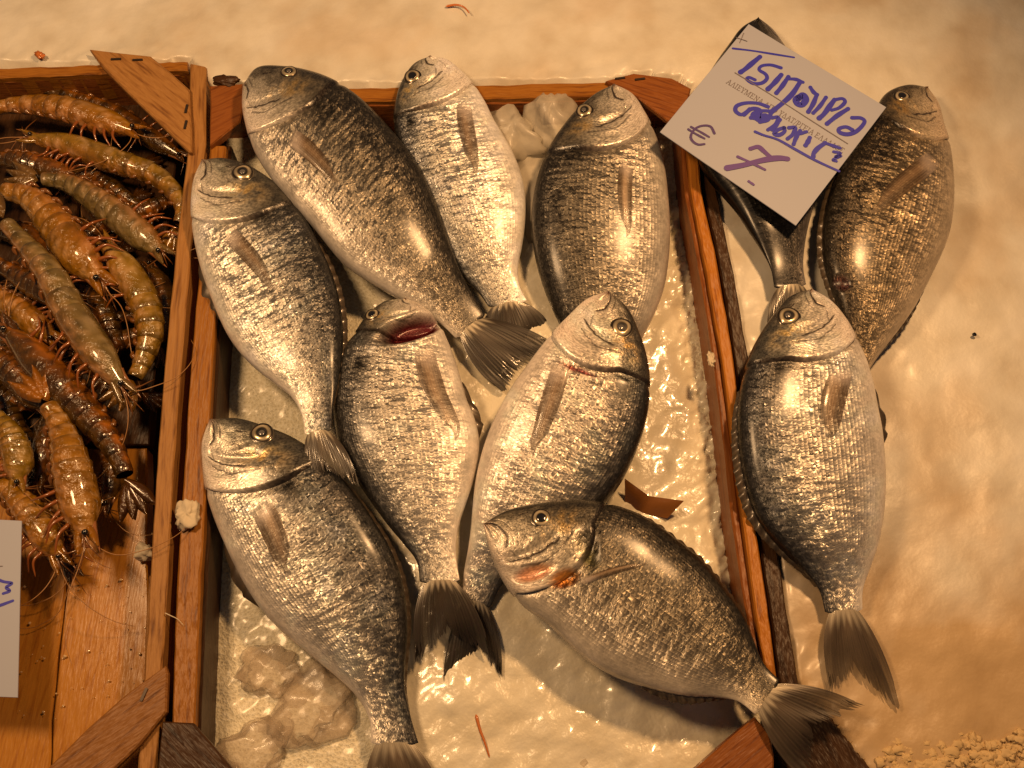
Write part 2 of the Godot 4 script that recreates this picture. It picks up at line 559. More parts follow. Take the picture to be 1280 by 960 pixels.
func surf(f: Dictionary, s: float, phi: float, off: float) -> Vector3:
	var d := cr(f.Dp, s)
	var v := cr(f.Wp, s)
	var m := (d + v) * 0.5
	var a := (d - v) * 0.5
	var w := a.length()
	var ah := a / maxf(w, 1e-5)
	var n := (Vector3.UP - ah * ah.y).normalized()
	var x := cos(phi)
	var h := sin(phi)
	var t: float = f.kt * w * lerpf(1.0, 0.26, smoothstep(0.78, 1.0, s)) * (1.0 + 0.12 * x)
	var hh := signf(h) * pow(absf(h), 0.66) * (1.0 if h > 0.0 else 0.85)
	var p := m + a * x + n * (t * hh) + (ah * x * 0.6 + n * h).normalized() * off
	return p

func pit(f: Dictionary, p: Vector3, h: float) -> Array:
	var down := 0.0
	var c := Color(0, 0, 0, 0)
	if h > 0.0:
		for q in f.pits:
			var r := Vector2(p.x - q[0], p.z - q[1]).rotated(-deg_to_rad(q[4]))
			var e := Vector2(r.x / q[2], r.y / q[3]).length()
			var mask := smoothstep(1.2, 0.6, e)
			if q[5] > 0.006: down -= 0.0022 * exp(-pow((e - 1.25) / 0.22, 2.0))
			if mask > 0.0:
				down += q[5] * smoothstep(1.15, 0.45, e)
				c = Color(q[6].r, q[6].g, q[6].b, mask)
	return [down, c]

func leaf(f: Dictionary, b0: Vector2, b1: Vector2, tip: Vector2, lift: float, col: Color, rays: int, called: String, parent: Node3D) -> void:
	var v := PackedVector3Array()
	var c := PackedColorArray()
	var NU := 26
	var NV := 24
	for i in NU + 1:
		var u := float(i) / NU
		var mid := ((b0 + b1) * 0.5).lerp(tip, u)
		var half := (b0 - b1) * 0.5 * (0.9 + 0.2 * sin(PI * u)) * (1.0 - 0.3 * u) * (1.0 if u < 0.8 else sqrt(maxf(1.0 - pow((u - 0.8) / 0.2, 2.0), 0.0))) + (b0 - b1) * 0.004
		for j in NV + 1:
			var q := float(j) / NV * 2.0 - 1.0
			var sx := mid + half * q
			var ray := sin(q * rays * PI)
			var o := lift * (1.0 - pow(absf(q), 3.0)) * sin(PI * (0.25 + 0.7 * u)) * 0.6 + 0.0007 + 0.0001 * ray * u
			if i == 0: o -= 0.001
			sx = sx + Vector2(0, 0.02 * sin(u * 4.0))
			sx = sx.lerp(tip, 0.0) + (tip - (b0 + b1) * 0.5) * (-0.16 * u * (0.5 + 0.5 * q))
			v.append(surf(f, sx.x, acos(clampf(sx.y, -0.999, 0.999)), o))
			var k := lerpf(1.5, 1.0, smoothstep(0.0, 0.22, u)) + (0.22 * ray + 0.3 * sin(q * 5.0 + 1.0)) * smoothstep(0.1, 0.3, u) - 0.3 * u - 0.3 * pow(absf(q), 4.0) + rng.randf_range(-0.05, 0.05)
			var cc := Color(.50, .42, .37).lerp(col, smoothstep(0.10, 0.34, u + 0.06 * q))
			c.append(Color(cc.r * k, cc.g * k, cc.b * k, 0.68 * smoothstep(-0.04, 0.2, u) * (1.0 - 0.35 * smoothstep(0.5, 1.0, u))))
	build(called, grid(v, PackedVector2Array(), c, NV + 1), M.thin_fin, parent)

func fringe(f: Dictionary, p: PackedVector3Array, other: PackedVector3Array, s0: float, s1: float, height: float, spines: int, called: String, parent: Node3D) -> void:
	var v := PackedVector3Array()
	var c := PackedColorArray()
	var n := spines * 6
	for i in n + 1:
		var u := float(i) / n
		var s := lerpf(s0, s1, u)
		var e := cr(p, s)
		var out := (e - cr(other, s)).normalized()
		var along := (cr(p, minf(s + 0.02, 1.0)) - cr(p, s - 0.02)).normalized()
		var saw := fposmod(u * spines, 1.0)
		var hgt := height * sin(PI * clampf(u * 0.9 + 0.08, 0.0, 1.0)) * (0.72 + 0.28 * (1.0 - saw))
		for j in 5:
			var q := float(j) / 4.0
			v.append(e - out * 0.002 + out * (hgt + 0.002) * q + along * hgt * 0.9 * q + Vector3(0, 0.0012 * sin(u * spines * TAU) * q - 0.003 * q * q, 0))
			var k := (0.55 + 0.5 * saw) * (1.0 - 0.4 * q)
			c.append(Color(.16 * k, .12 * k, .08 * k))
	build(called, grid(v, PackedVector2Array(), c, 5), M.fin, parent)

func eye_meshes() -> void:
	var v := PackedVector3Array()
	var c := PackedColorArray()
	var prof := [[0.0, .30, Color(.03, .03, .03)], [.46, .27, Color(.05, .045, .04)], [.50, .27, Color(.30, .23, .12)], [.62, .25, Color(.58, .50, .34)], [.76, .19, Color(.50, .42, .28)], [.82, .14, Color(.07, .05, .035)], [.93, .06, Color(.03, .025, .018)], [1.0, .09, Color(.12, .10, .07)], [1.08, -.1, Color(.10, .085, .06)]]
	for q in prof:
		for j in 33:
			var g := TAU * (j % 32) / 32.0
			var jig := 1.0 + 0.03 * sin(g * 3.0 + 1.0)
			v.append(Vector3(cos(g) * q[0] * jig, q[1], sin(g) * q[0] * jig))
			var k := 1.0 + 0.35 * sin(g * 2.0 + q[0] * 9.0) * (1.0 if q[0] > 0.4 else 0.0)
			c.append(Color(q[2].r * k, q[2].g * k, q[2].b * k))
	M.eye_mesh = grid(v, PackedVector2Array(), c, 33)
	var p := PackedVector3Array()
	for i in 7:
		var a := PI * 0.5 * i / 6.0
		for j in 25:
			var g := TAU * (j % 24) / 24.0
			p.append(Vector3(cos(g) * sin(a) * 0.48, 0.24 + 0.1 * cos(a), sin(g) * sin(a) * 0.48))
	M.pupil_mesh = grid(p, PackedVector2Array(), PackedColorArray(), 25)

func fish(f: Dictionary) -> void:
	f.Dp = PackedVector3Array(f.D)
	f.Wp = PackedVector3Array(f.W)
	var root := base("sea_bream", f.pos)
	tag(root, f.label, "fish", "breams laid out on the stall")
	var NP := 72
	var ax: Vector3 = f.Dp[8] - f.Wp[8]
	var tx: Vector3 = (f.Dp[10] + f.Wp[10]) - (f.Dp[6] + f.Wp[6])
	var flip := ax.x * tx.z - ax.z * tx.x > 0.0
	var tint: Color = f.tint
	var nz := FastNoiseLite.new()
	nz.seed = int(f.eye.x * 9000.0) + f.label.length()
	nz.frequency = 28.0
	nz.fractal_octaves = 3
	for part in 2:
		var v := PackedVector3Array()
		var uv := PackedVector2Array()
		var c := PackedColorArray()
		var rows := 46 if part == 0 else 104
		for i in rows + 1:
			var k := float(i) / rows
			for j in NP + 1:
				var phi := TAU * j / NP
				var x := cos(phi)
				var so := sop(f, x)
				var s: float
				var off := 0.0
				if part == 0:
					s = so * pow(k, 1.3)
					off = smoothstep(0.72, 0.97, k) * (0.0003 + 0.0018 * smoothstep(0.7, 0.35, x) * smoothstep(-1.0, -0.8, x))
					# jaw crease and cheek relief
					if i == rows: off = -0.0015
				else:
					s = lerpf(so - 0.02, 1.0, k)
					off = -0.0013 * (1.0 - smoothstep(so - 0.004, so + 0.02, s))
				var p := surf(f, s, phi, off)
				if part == 1 and i == rows:
					var m := (cr(f.Dp, 1.0) + cr(f.Wp, 1.0)) * 0.5
					p = p.lerp(m, 0.35)
				if part == 0 and sin(phi) > 0.0:
					var hv := Vector2(k, phi / PI)
					var cut := seg(hv, Vector2(0.05, 0.44), Vector2(0.34, 0.58))
					p.y -= 0.0016 * exp(-pow(cut / 0.03, 2.0)) * smoothstep(0.46, 0.2, k)
					p.y += 0.0012 * exp(-pow((cut - 0.075) / 0.04, 2.0)) * smoothstep(0.42, 0.15, k)
					var plate := seg(hv, Vector2(0.58, 0.70), Vector2(0.75, 0.45))
					p.y -= 0.0007 * exp(-pow(plate / 0.025, 2.0))
					p.y += 0.0011 * exp(-pow((plate - 0.09) / 0.06, 2.0)) * (1.0 if k > 0.62 else 0.3)
				var dip := pit(f, p, sin(phi))
				p.y -= dip[0]
				var b := nz.get_noise_3d(p.x, p.y, p.z) * 0.35
				var t := Color(tint.r * (1.0 + b), tint.g * (1.0 + b), tint.b * (1.0 + b))
				if dip[1].a > 0.0:
					var vv := phi / PI if phi <= PI else (TAU - phi) / PI
					t = t.lerp(Color(dip[1].r * (1.6 + 3.0 * b), dip[1].g * (1.6 + 5.0 * b), dip[1].b * 1.6), dip[1].a)
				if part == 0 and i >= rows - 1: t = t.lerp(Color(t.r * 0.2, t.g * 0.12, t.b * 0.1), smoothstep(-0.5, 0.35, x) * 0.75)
				v.append(p)
				c.append(t)
				var ph := phi / PI if phi <= PI else (TAU - phi) / PI
				ph = clampf(ph + f.roll * -sin(ph * PI) * 0.5, 0.002, 0.998)
				uv.append(Vector2(clampf(s / so, 0.0, 0.998) if part == 0 else (s - 0.1) / 0.9, ph))
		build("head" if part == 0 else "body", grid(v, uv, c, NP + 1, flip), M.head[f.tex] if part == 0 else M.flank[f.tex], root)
	# eye
	var ph := acos(f.eye.y)
	var e := surf(f, f.eye.x, ph, 0.0)
	var du := surf(f, f.eye.x + 0.03, ph, 0.0) - surf(f, f.eye.x - 0.03, ph, 0.0)
	var dv := surf(f, f.eye.x, ph + 0.2, 0.0) - surf(f, f.eye.x, ph - 0.2, 0.0)
	var n := du.cross(dv).normalized()
	if n.y < 0.0: n = -n
	n = (n + Vector3.UP * 0.25).normalized()
	var x3 := du.normalized()
	x3 = (x3 - n * n.dot(x3)).normalized()
	var bs := Basis(x3, n, x3.cross(n)).scaled(Vector3.ONE * f.eye.z * 1.04)
	var eye := build("eye", M.eye_mesh, M.iris, root)
	eye.transform = Transform3D(bs, e - n * 0.0002)
	var pupil := build("pupil", M.pupil_mesh, M.lens if f.cloudy else M.pupil, eye)
	if f.cloudy: pupil.transform = Transform3D(Basis().scaled(Vector3(0.6, 1.0, 0.6)), Vector3(0.03, 0.0, 0.05))
	# breast fin over the flank
	leaf(f, f.fin[0], f.fin[1], f.fin[2], 0.0022, Color(.23, .15, .085), 9, "pectoral_fin", root)
	# tail fin
	var T: Array = f.tail
	var v2 := PackedVector3Array()
	var c2 := PackedColorArray()
	var NQ := 72
	var NR := 22
	for i in NR + 1:
		var r := float(i) / NR
		for j in NQ + 1:
			var q := float(j) / NQ
			var b0: Vector3 = T[0].lerp(T[4], q)
			b0 = b0.lerp((cr(f.Dp, 0.97) + cr(f.Wp, 0.97)) * 0.5, 0.25)
			var edge: Vector3 = T[1].lerp(T[2], q * 2.0) if q < 0.5 else T[2].lerp(T[3], q * 2.0 - 1.0)
			var bulge: float = sin(PI * fposmod(q * 2.0, 1.0)) * 0.05
			edge = edge.lerp(b0, -bulge * 0.6 + (0.13 * pow(absf(sin(q * 61.0 + 3.0 * sin(q * 17.0))), 4.0) + rng.randf_range(0.0, 0.04)) * smoothstep(0.6, 1.0, r))
			# the outer rays leave the root bent outwards
			var p := b0.lerp(edge, r)
			p += (T[0] - T[4]).normalized() * signf(0.5 - q) * pow(absf(2.0 * q - 1.0), 2.0) * sin(PI * pow(r, 0.8)) * 0.0045
			var ray := sin(q * TAU * 24.0 + 2.5 * sin(q * 11.0) + r * 1.5 * sin(q * 31.0)) * (0.55 + 0.45 * sin(q * 57.0 + r * 2.0))
			p.y += 0.0003 * ray * (0.3 + 0.7 * r) + 0.0025 * sin(PI * q) * (1.0 - r) + 0.0012 * sin(q * 9.0 + r * 4.0) * r
			v2.append(p)
			var k := (1.0 + 0.16 * ray + 0.22 * sin(q * 13.0 + r * 5.0) * sin(r * 6.0)) * lerpf(1.3, 0.5, r) * (1.0 - 0.35 * absf(q - 0.5) * 2.0) + rng.randf_range(-0.06, 0.06)
			var pale := smoothstep(0.1 + f.tailc * 1.6, 0.0, r + 0.06 * sin(q * 40.0))
			c2.append(Color(lerpf(f.tailc, .42, pale) * k, lerpf(f.tailc * 0.74, .37, pale) * k, lerpf(f.tailc * 0.5, .28, pale) * k, lerpf(1.0, 0.88 - 4.0 * maxf(f.tailc - 0.05, 0.0), smoothstep(0.25, 0.95, r)) + 0.12 * ray))
	build("tail_fin", grid(v2, PackedVector2Array(), c2, NQ + 1), M.thin_fin, root)
	if f.dors > 0.0: fringe(f, f.Dp, f.Wp, 0.34, 0.92, f.dors, 18, "dorsal_fin", root)
	if f.anal > 0.0: fringe(f, f.Wp, f.Dp, 0.66, 0.9, f.anal, 9, "anal_fin", root)
	if f.pelv: fringe(f, f.Wp, f.Dp, 0.33, 0.52, 0.0065, 3, "pelvic_fin", root)

# ------------------------------------------------------------------ shrimp
func shrimp(label: String, at: Vector3, pts: Array, w: float, kind: int, side: int) -> void:
	var path := PackedVector3Array(pts)
	var root := base("shrimp", at)
	tag(root, label, "shrimp", "shrimps heaped in the left box")
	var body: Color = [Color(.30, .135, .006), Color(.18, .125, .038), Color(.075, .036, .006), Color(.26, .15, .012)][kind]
	shrimp_body(root, path, w, kind, side, body)

func shrimp_body(root: Node3D, path: PackedVector3Array, w: float, kind: int, side: int, body: Color) -> void:
	var nz := FastNoiseLite.new()
	nz.seed = int(root.position.x * 1000.0) + kind * 17
	nz.frequency = 120.0
	nz.fractal_octaves = 3
	var frame := func(s: float) -> Array:
		var t := (cr(path, minf(s + 0.03, 1.0)) - cr(path, maxf(s - 0.03, 0.0))).normalized()
		var b := t.cross(Vector3.UP).normalized() * float(side)
		return [cr(path, s), t, b, Vector3.UP]
	var radius := func(s: float) -> float:
		var r := lerpf(0.16, 1.0, pow(smoothstep(-0.04, 0.24, s), 0.8)) * lerpf(1.0, 0.48, smoothstep(0.4, 0.95, s))
		return r * w * 0.5
	var shell := func(s0: float, s1: float, n: int, flare: float, mark: float) -> ArrayMesh:
		var v := PackedVector3Array()
		var c := PackedColorArray()
		for i in n + 1:
			var k := float(i) / n
			var s := lerpf(s0, s1, k)
			var fr: Array = frame.call(s)
			var r: float = radius.call(s) * (1.0 + flare * (k * k - 0.5))
			if i == n: r *= 0.86
			for j in 19:
				var g := TAU * (j % 18) / 18.0
				# belly at +b, back at -b
				var q: Vector3 = fr[2] * cos(g) * (1.0 if cos(g) < 0.0 else 0.8) + fr[3] * sin(g) * 0.86
				var p: Vector3 = fr[0] + q * r
				var b := nz.get_noise_3d(p.x, p.y, p.z)
				var band := mark * smoothstep(0.45, 0.95, k) * (0.7 + 0.6 * b)
				var m := clampf(1.0 + b * 0.9 - band, 0.12, 2.0)
				var cc := body.lerp(Color(.34, .105, .008), clampf(0.45 * cos(g) + 0.12 + b * 0.4, 0.0, 0.75))
				cc = cc.lerp(Color(.34, .27, .19), clampf(b * 0.8, 0.0, 0.35) if kind != 2 else 0.0)
				v.append(p)
				c.append(Color(cc.r * m, cc.g * m, cc.b * m))
		return grid(v, PackedVector2Array(), c, 19, side > 0)
	build("carapace", shell.call(0.03, 0.42, 16, 0.05, 0.35), M.shell, root)
	for i in 6:
		var s0 := 0.385 + i * 0.083
		build("tail_segment", shell.call(s0, s0 + 0.105, 8, 0.13, [0.5, 0.6, 0.85, 0.75][kind]), M.shell, root)
	# tail fan
	var e: Array = frame.call(0.94)
	var e1: Array = frame.call(1.0)
	for i in 4:
		var a := (float(i) - 1.5) * 0.34
		var dir: Vector3 = (e1[1] * cos(a) + e1[2] * sin(a)).normalized()
		var sidev: Vector3 = dir.cross(Vector3.UP).normalized()
		var v := PackedVector3Array()
		var c := PackedColorArray()
		for k in 9:
			var u := k / 8.0
			for j in 5:
				var q := j / 2.0 - 1.0
				v.append(e[0] + dir * (w * 0.95 * u) + sidev * (q * w * 0.17 * sin(PI * (0.15 + 0.8 * u))) + Vector3(0, w * (0.12 - 0.12 * q * q - 0.1 * u + 0.03 * i), 0))
				var m := 1.1 - 0.5 * absf(q) - 0.3 * u
				c.append(Color(body.r * m, body.g * m * 0.8, body.b * m * 0.7))
		build("tail_blade", grid(v, PackedVector2Array(), c, 5), M.shell, root)
	# head spike, eyes, feelers, legs
	var h: Array = frame.call(0.06)
	var tip: Vector3 = h[0] - h[1] * w * 0.75 - h[2] * w * 0.22 + Vector3(0, w * 0.1, 0)
	build("head_spike", tube(PackedVector3Array([h[0] + h[1] * w * 0.3 - h[2] * w * 0.25, h[0] - h[2] * w * 0.22, tip]), w * 0.1, w * 0.02), M.shell_plain, root)
	for k in [-1.0, 1.0]:
		var p: Vector3 = h[0] - h[1] * w * 0.18 - h[2] * w * 0.06 + Vector3(0, w * 0.22 * k, 0)
		var eye := build("eye", M.bead, M.black, root)
		eye.transform = Transform3D(Basis().scaled(Vector3.ONE * w * 0.075), p)
		var dir: Vector3 = (-h[1] + h[2] * rng.randf_range(-0.5, 0.9) + Vector3(0, 0.25 + 0.1 * k, 0)).normalized()
		var q := PackedVector3Array([h[0] - h[1] * w * 0.1])
		var heading := dir
		var turn := rng.randf_range(-0.5, 0.5)
		for i in 6:
			heading = heading.rotated(Vector3.UP, turn + rng.randf_range(-0.25, 0.25))
			heading.y -= 0.10
			var nx: Vector3 = q[-1] + heading.normalized() * w * 0.5
			nx.y = maxf(nx.y, 0.010 - root.position.y)
			q.append(nx)
		build("feeler", tube(q, 0.00042, 0.00022, 5, 24), M.feeler, root)
	for i in 6:
		var g := rng.randf_range(-0.9, 0.9)
		var d0: Vector3 = (-h[1]).rotated(Vector3.UP, g * 0.55)
		var l := w * rng.randf_range(0.5, 1.1)
		build("feeler", tube(PackedVector3Array([h[0] + Vector3(0, w * rng.randf_range(-0.15, 0.15), 0), h[0] + d0 * l * 0.5 + Vector3(0, w * 0.08, 0), h[0] + d0.rotated(Vector3.UP, g) * l - Vector3(0, w * 0.15, 0)]), w * 0.035, w * 0.01, 5, 8), M.paddle, root)
	for k in [-1.0, 1.0]:
		var v := PackedVector3Array()
		var c := PackedColorArray()
		for i in 8:
			var u := i / 7.0
			for j in 5:
				var q := j / 2.0 - 1.0
				v.append(h[0] + h[1] * w * 0.1 - h[1] * w * 0.7 * u + h[2] * (w * 0.14 * k * (0.6 + u) + q * w * 0.10 * sin(PI * (0.2 + 0.75 * u))) + Vector3(0, w * (0.1 + 0.06 * (1.0 - q * q)), 0))
				c.append(Color(body.r * (0.9 - 0.3 * absf(q)), body.g * (0.8 - 0.3 * absf(q)), body.b * 0.6))
		build("antenna_scale", grid(v, PackedVector2Array(), c, 5), M.shell, root)
	for i in 5:
		var fr: Array = frame.call(0.13 + i * 0.055)
		var r: float = radius.call(0.13 + i * 0.055)
		var o: Vector3 = fr[0] + fr[2] * r * 0.55 + Vector3(0, r * 0.3, 0)
		var sw := rng.randf_range(-0.5, 0.5) - 0.4
		var k1: Vector3 = o + (fr[2] + fr[1] * sw + Vector3(0, 0.25, 0)).normalized() * w * 0.36
		var k2: Vector3 = k1 + (fr[2] * 0.5 - fr[1] * (0.9 - i * 0.25) + Vector3(0, -0.3, 0)).normalized() * w * 0.42
		build("leg", tube(PackedVector3Array([o, k1, k2]), w * 0.06, w * 0.018, 6, 10), M.leg, root)
	for i in 5:
		var fr: Array = frame.call(0.44 + i * 0.083)
		var r: float = radius.call(0.44 + i * 0.083)
		var o: Vector3 = fr[0] + fr[2] * r * 0.6 + Vector3(0, r * 0.25, 0)
		build("swimming_leg", tube(PackedVector3Array([o, o + (fr[2] * 0.8 - fr[1] * 0.3 + Vector3(0, 0.1, 0)) * w * 0.13, o + (fr[2] * 0.6 - fr[1] * 0.9 + Vector3(0, -0.3, 0)) * w * 0.22]), w * 0.10, w * 0.03, 6, 6), M.paddle, root)

# ------------------------------------------------------------------ price cards
func ribbon(pts: Array, w: float, y: float) -> ArrayMesh:
	var c := PackedVector3Array()
	for q in pts: c.append(Vector3(q.x, 0, q.y) * 0.001)
	var n := maxi(8, pts.size() * 7)
	var st := SurfaceTool.new()
	st.begin(Mesh.PRIMITIVE_TRIANGLES)
	var l := PackedVector3Array()
	var r := PackedVector3Array()
	for i in n + 1:
		var s := float(i) / n
		var p := cr(c, s)
		var t := (cr(c, minf(s + 0.01, 1.0)) - cr(c, maxf(s - 0.01, 0.0))).normalized()
		var b := Vector3(-t.z, 0, t.x) * w * 0.0005 * (1.0 + 0.10 * sin(s * 9.0 + w))
		if i == 0 or i == n:
			var m := b.length()
			var d := -1.0 if i == 0 else 1.0
			for k in 8:
				var a0 := -PI / 2 + PI * k / 8.0
				var a1 := -PI / 2 + PI * (k + 1) / 8.0
				var q0 := p + (t * cos(a0) * d + b.normalized() * sin(a0)) * m
				var q1 := p + (t * cos(a1) * d + b.normalized() * sin(a1)) * m
				for q in ([p, q1, q0] if d < 0.0 else [p, q0, q1]): st.add_vertex(q + Vector3(0, y, 0))
		l.append(p + b + Vector3(0, y, 0))
		r.append(p - b + Vector3(0, y, 0))
	for i in n:
		for q in [l[i], r[i], l[i + 1], r[i], r[i + 1], l[i + 1]]: st.add_vertex(q)
	st.generate_normals()
	return st.commit()

func price_card(label: String, top: Vector3, ux: Vector3, vx: Vector3, corners: Array, strokes: Array, t0 := Vector2.ZERO, t1 := Vector2.ZERO) -> void:
	var root := base("price_card", top)
	root.basis = Basis(ux, vx.cross(ux), vx)
	tag(root, label, "price card", "handwritten price cards")
	var o := PackedVector2Array()
	for q in corners: o.append(q * 0.001)
	build("card", slab(o, -0.0008, 0.0, Vector2(1, 0), 0.0002, 0.0001), M.card, root)
	var k := 0
	for s in strokes:
		build("pen_stroke" if s[1] < 2 else "printed_mark", ribbon(s[2], s[0], 0.00025 + k * 0.00001), M.ink[s[1]], root)
		k += 1
	if t1 != t0:
		var tm := TextMesh.new()
		var font := SystemFont.new()
		font.font_names = PackedStringArray(["Droid Serif"])
		tm.font = font
		tm.font_size = 48
		tm.depth = 0.01
		tm.text = "ΑΛΙΕΥΜΕΝΑ ΑΠΟ ΥΔΑΤ/ΡΓΕΙΑ ΕΛΛΑΔΟΣ"
		tm.pixel_size = 0.001
		tm.horizontal_alignment = HORIZONTAL_ALIGNMENT_LEFT
		tm.vertical_alignment = VERTICAL_ALIGNMENT_CENTER
		var wide := tm.get_aabb().size.x
		var k2 := (t1 - t0).length() * 0.001 / wide
		var text := build("printed_line", tm, M.ink[2], root)
		var ang := (t1 - t0).angle()
		text.transform = Transform3D(Basis(Vector3.UP, -ang) * Basis(Vector3.RIGHT, -PI / 2) * Basis().scaled(Vector3(k2, k2 * 1.25, 0.01)), Vector3(t0.x, 0.18, t0.y) * 0.001)

func staple(p: Vector3, ang: float, parent: Node3D) -> void:
	var b := BoxMesh.new()
	b.size = Vector3(0.0085, 0.0012, 0.0018)
	var s := build("staple", b, M.steel, parent)
	s.transform = Transform3D(Basis(Vector3.UP, ang), p - parent.position)

# ------------------------------------------------------------------ the place
func _ready() -> void:
	rng.seed = 7
	wobble.seed = 4
	wobble.frequency = 0.012
	wobble.fractal_octaves = 3
	# camera, surroundings, lamps
	var cam := Camera3D.new()
	cam.name = "camera"
	cam.fov = 40.0
	cam.near = 0.02
	cam.far = 20.0
	cam.position = Vector3(0, 0.7639110419628083, 0.33215797441473005)
	cam.rotation_degrees = Vector3(-66.5, 0, 0)
	add_child(cam)
	cam.current = true
	var env := Environment.new()
	env.background_mode = Environment.BG_COLOR
	env.background_color = lin(.036, .033, .035)
	env.background_energy_multiplier = 1.0
	env.tonemap_mode = Environment.TONE_MAPPER_LINEAR
	env.tonemap_exposure = 1.0
	env.sdfgi_enabled = true
	env.ssao_enabled = true
	env.ssil_enabled = true
	var we := WorldEnvironment.new()
	we.name = "surroundings"
	we.environment = env
	add_child(we)
	var key := SpotLight3D.new()
	key.name = "stall_lamp"
	key.spot_range = 6.0
	key.spot_attenuation = 2.0
	key.spot_angle = 52.0
	key.spot_angle_attenuation = 0.75
	key.light_energy = 0.66
	key.light_size = 0.045
	key.light_color = lin(1.0, .545, .225)
	key.shadow_enabled = true
	key.look_at_from_position(Vector3(0.34, 0.86, -0.22), Vector3(-0.15, 0.0, 0.11))
	add_child(key)
	var far := OmniLight3D.new()
	far.name = "far_stall_lamp"
	far.position = Vector3(-0.46, 0.88, -0.06)
	far.light_energy = 0.54
	far.light_size = 0.09
	far.light_color = lin(1.0, .59, .275)
	far.omni_range = 6.0
	far.omni_attenuation = 2.0
	far.shadow_enabled = true
	add_child(far)
	make_materials()
	M.shell_plain = plain("shrimp_spike", lin(.26, .10, .03), 0.3, 0.0, 0.7)
	var bead := SphereMesh.new()
	bead.radius = 1.0
	bead.height = 2.0
	bead.radial_segments = 16
	bead.rings = 8
	M.bead = bead
	eye_meshes()
	place()
	foods()

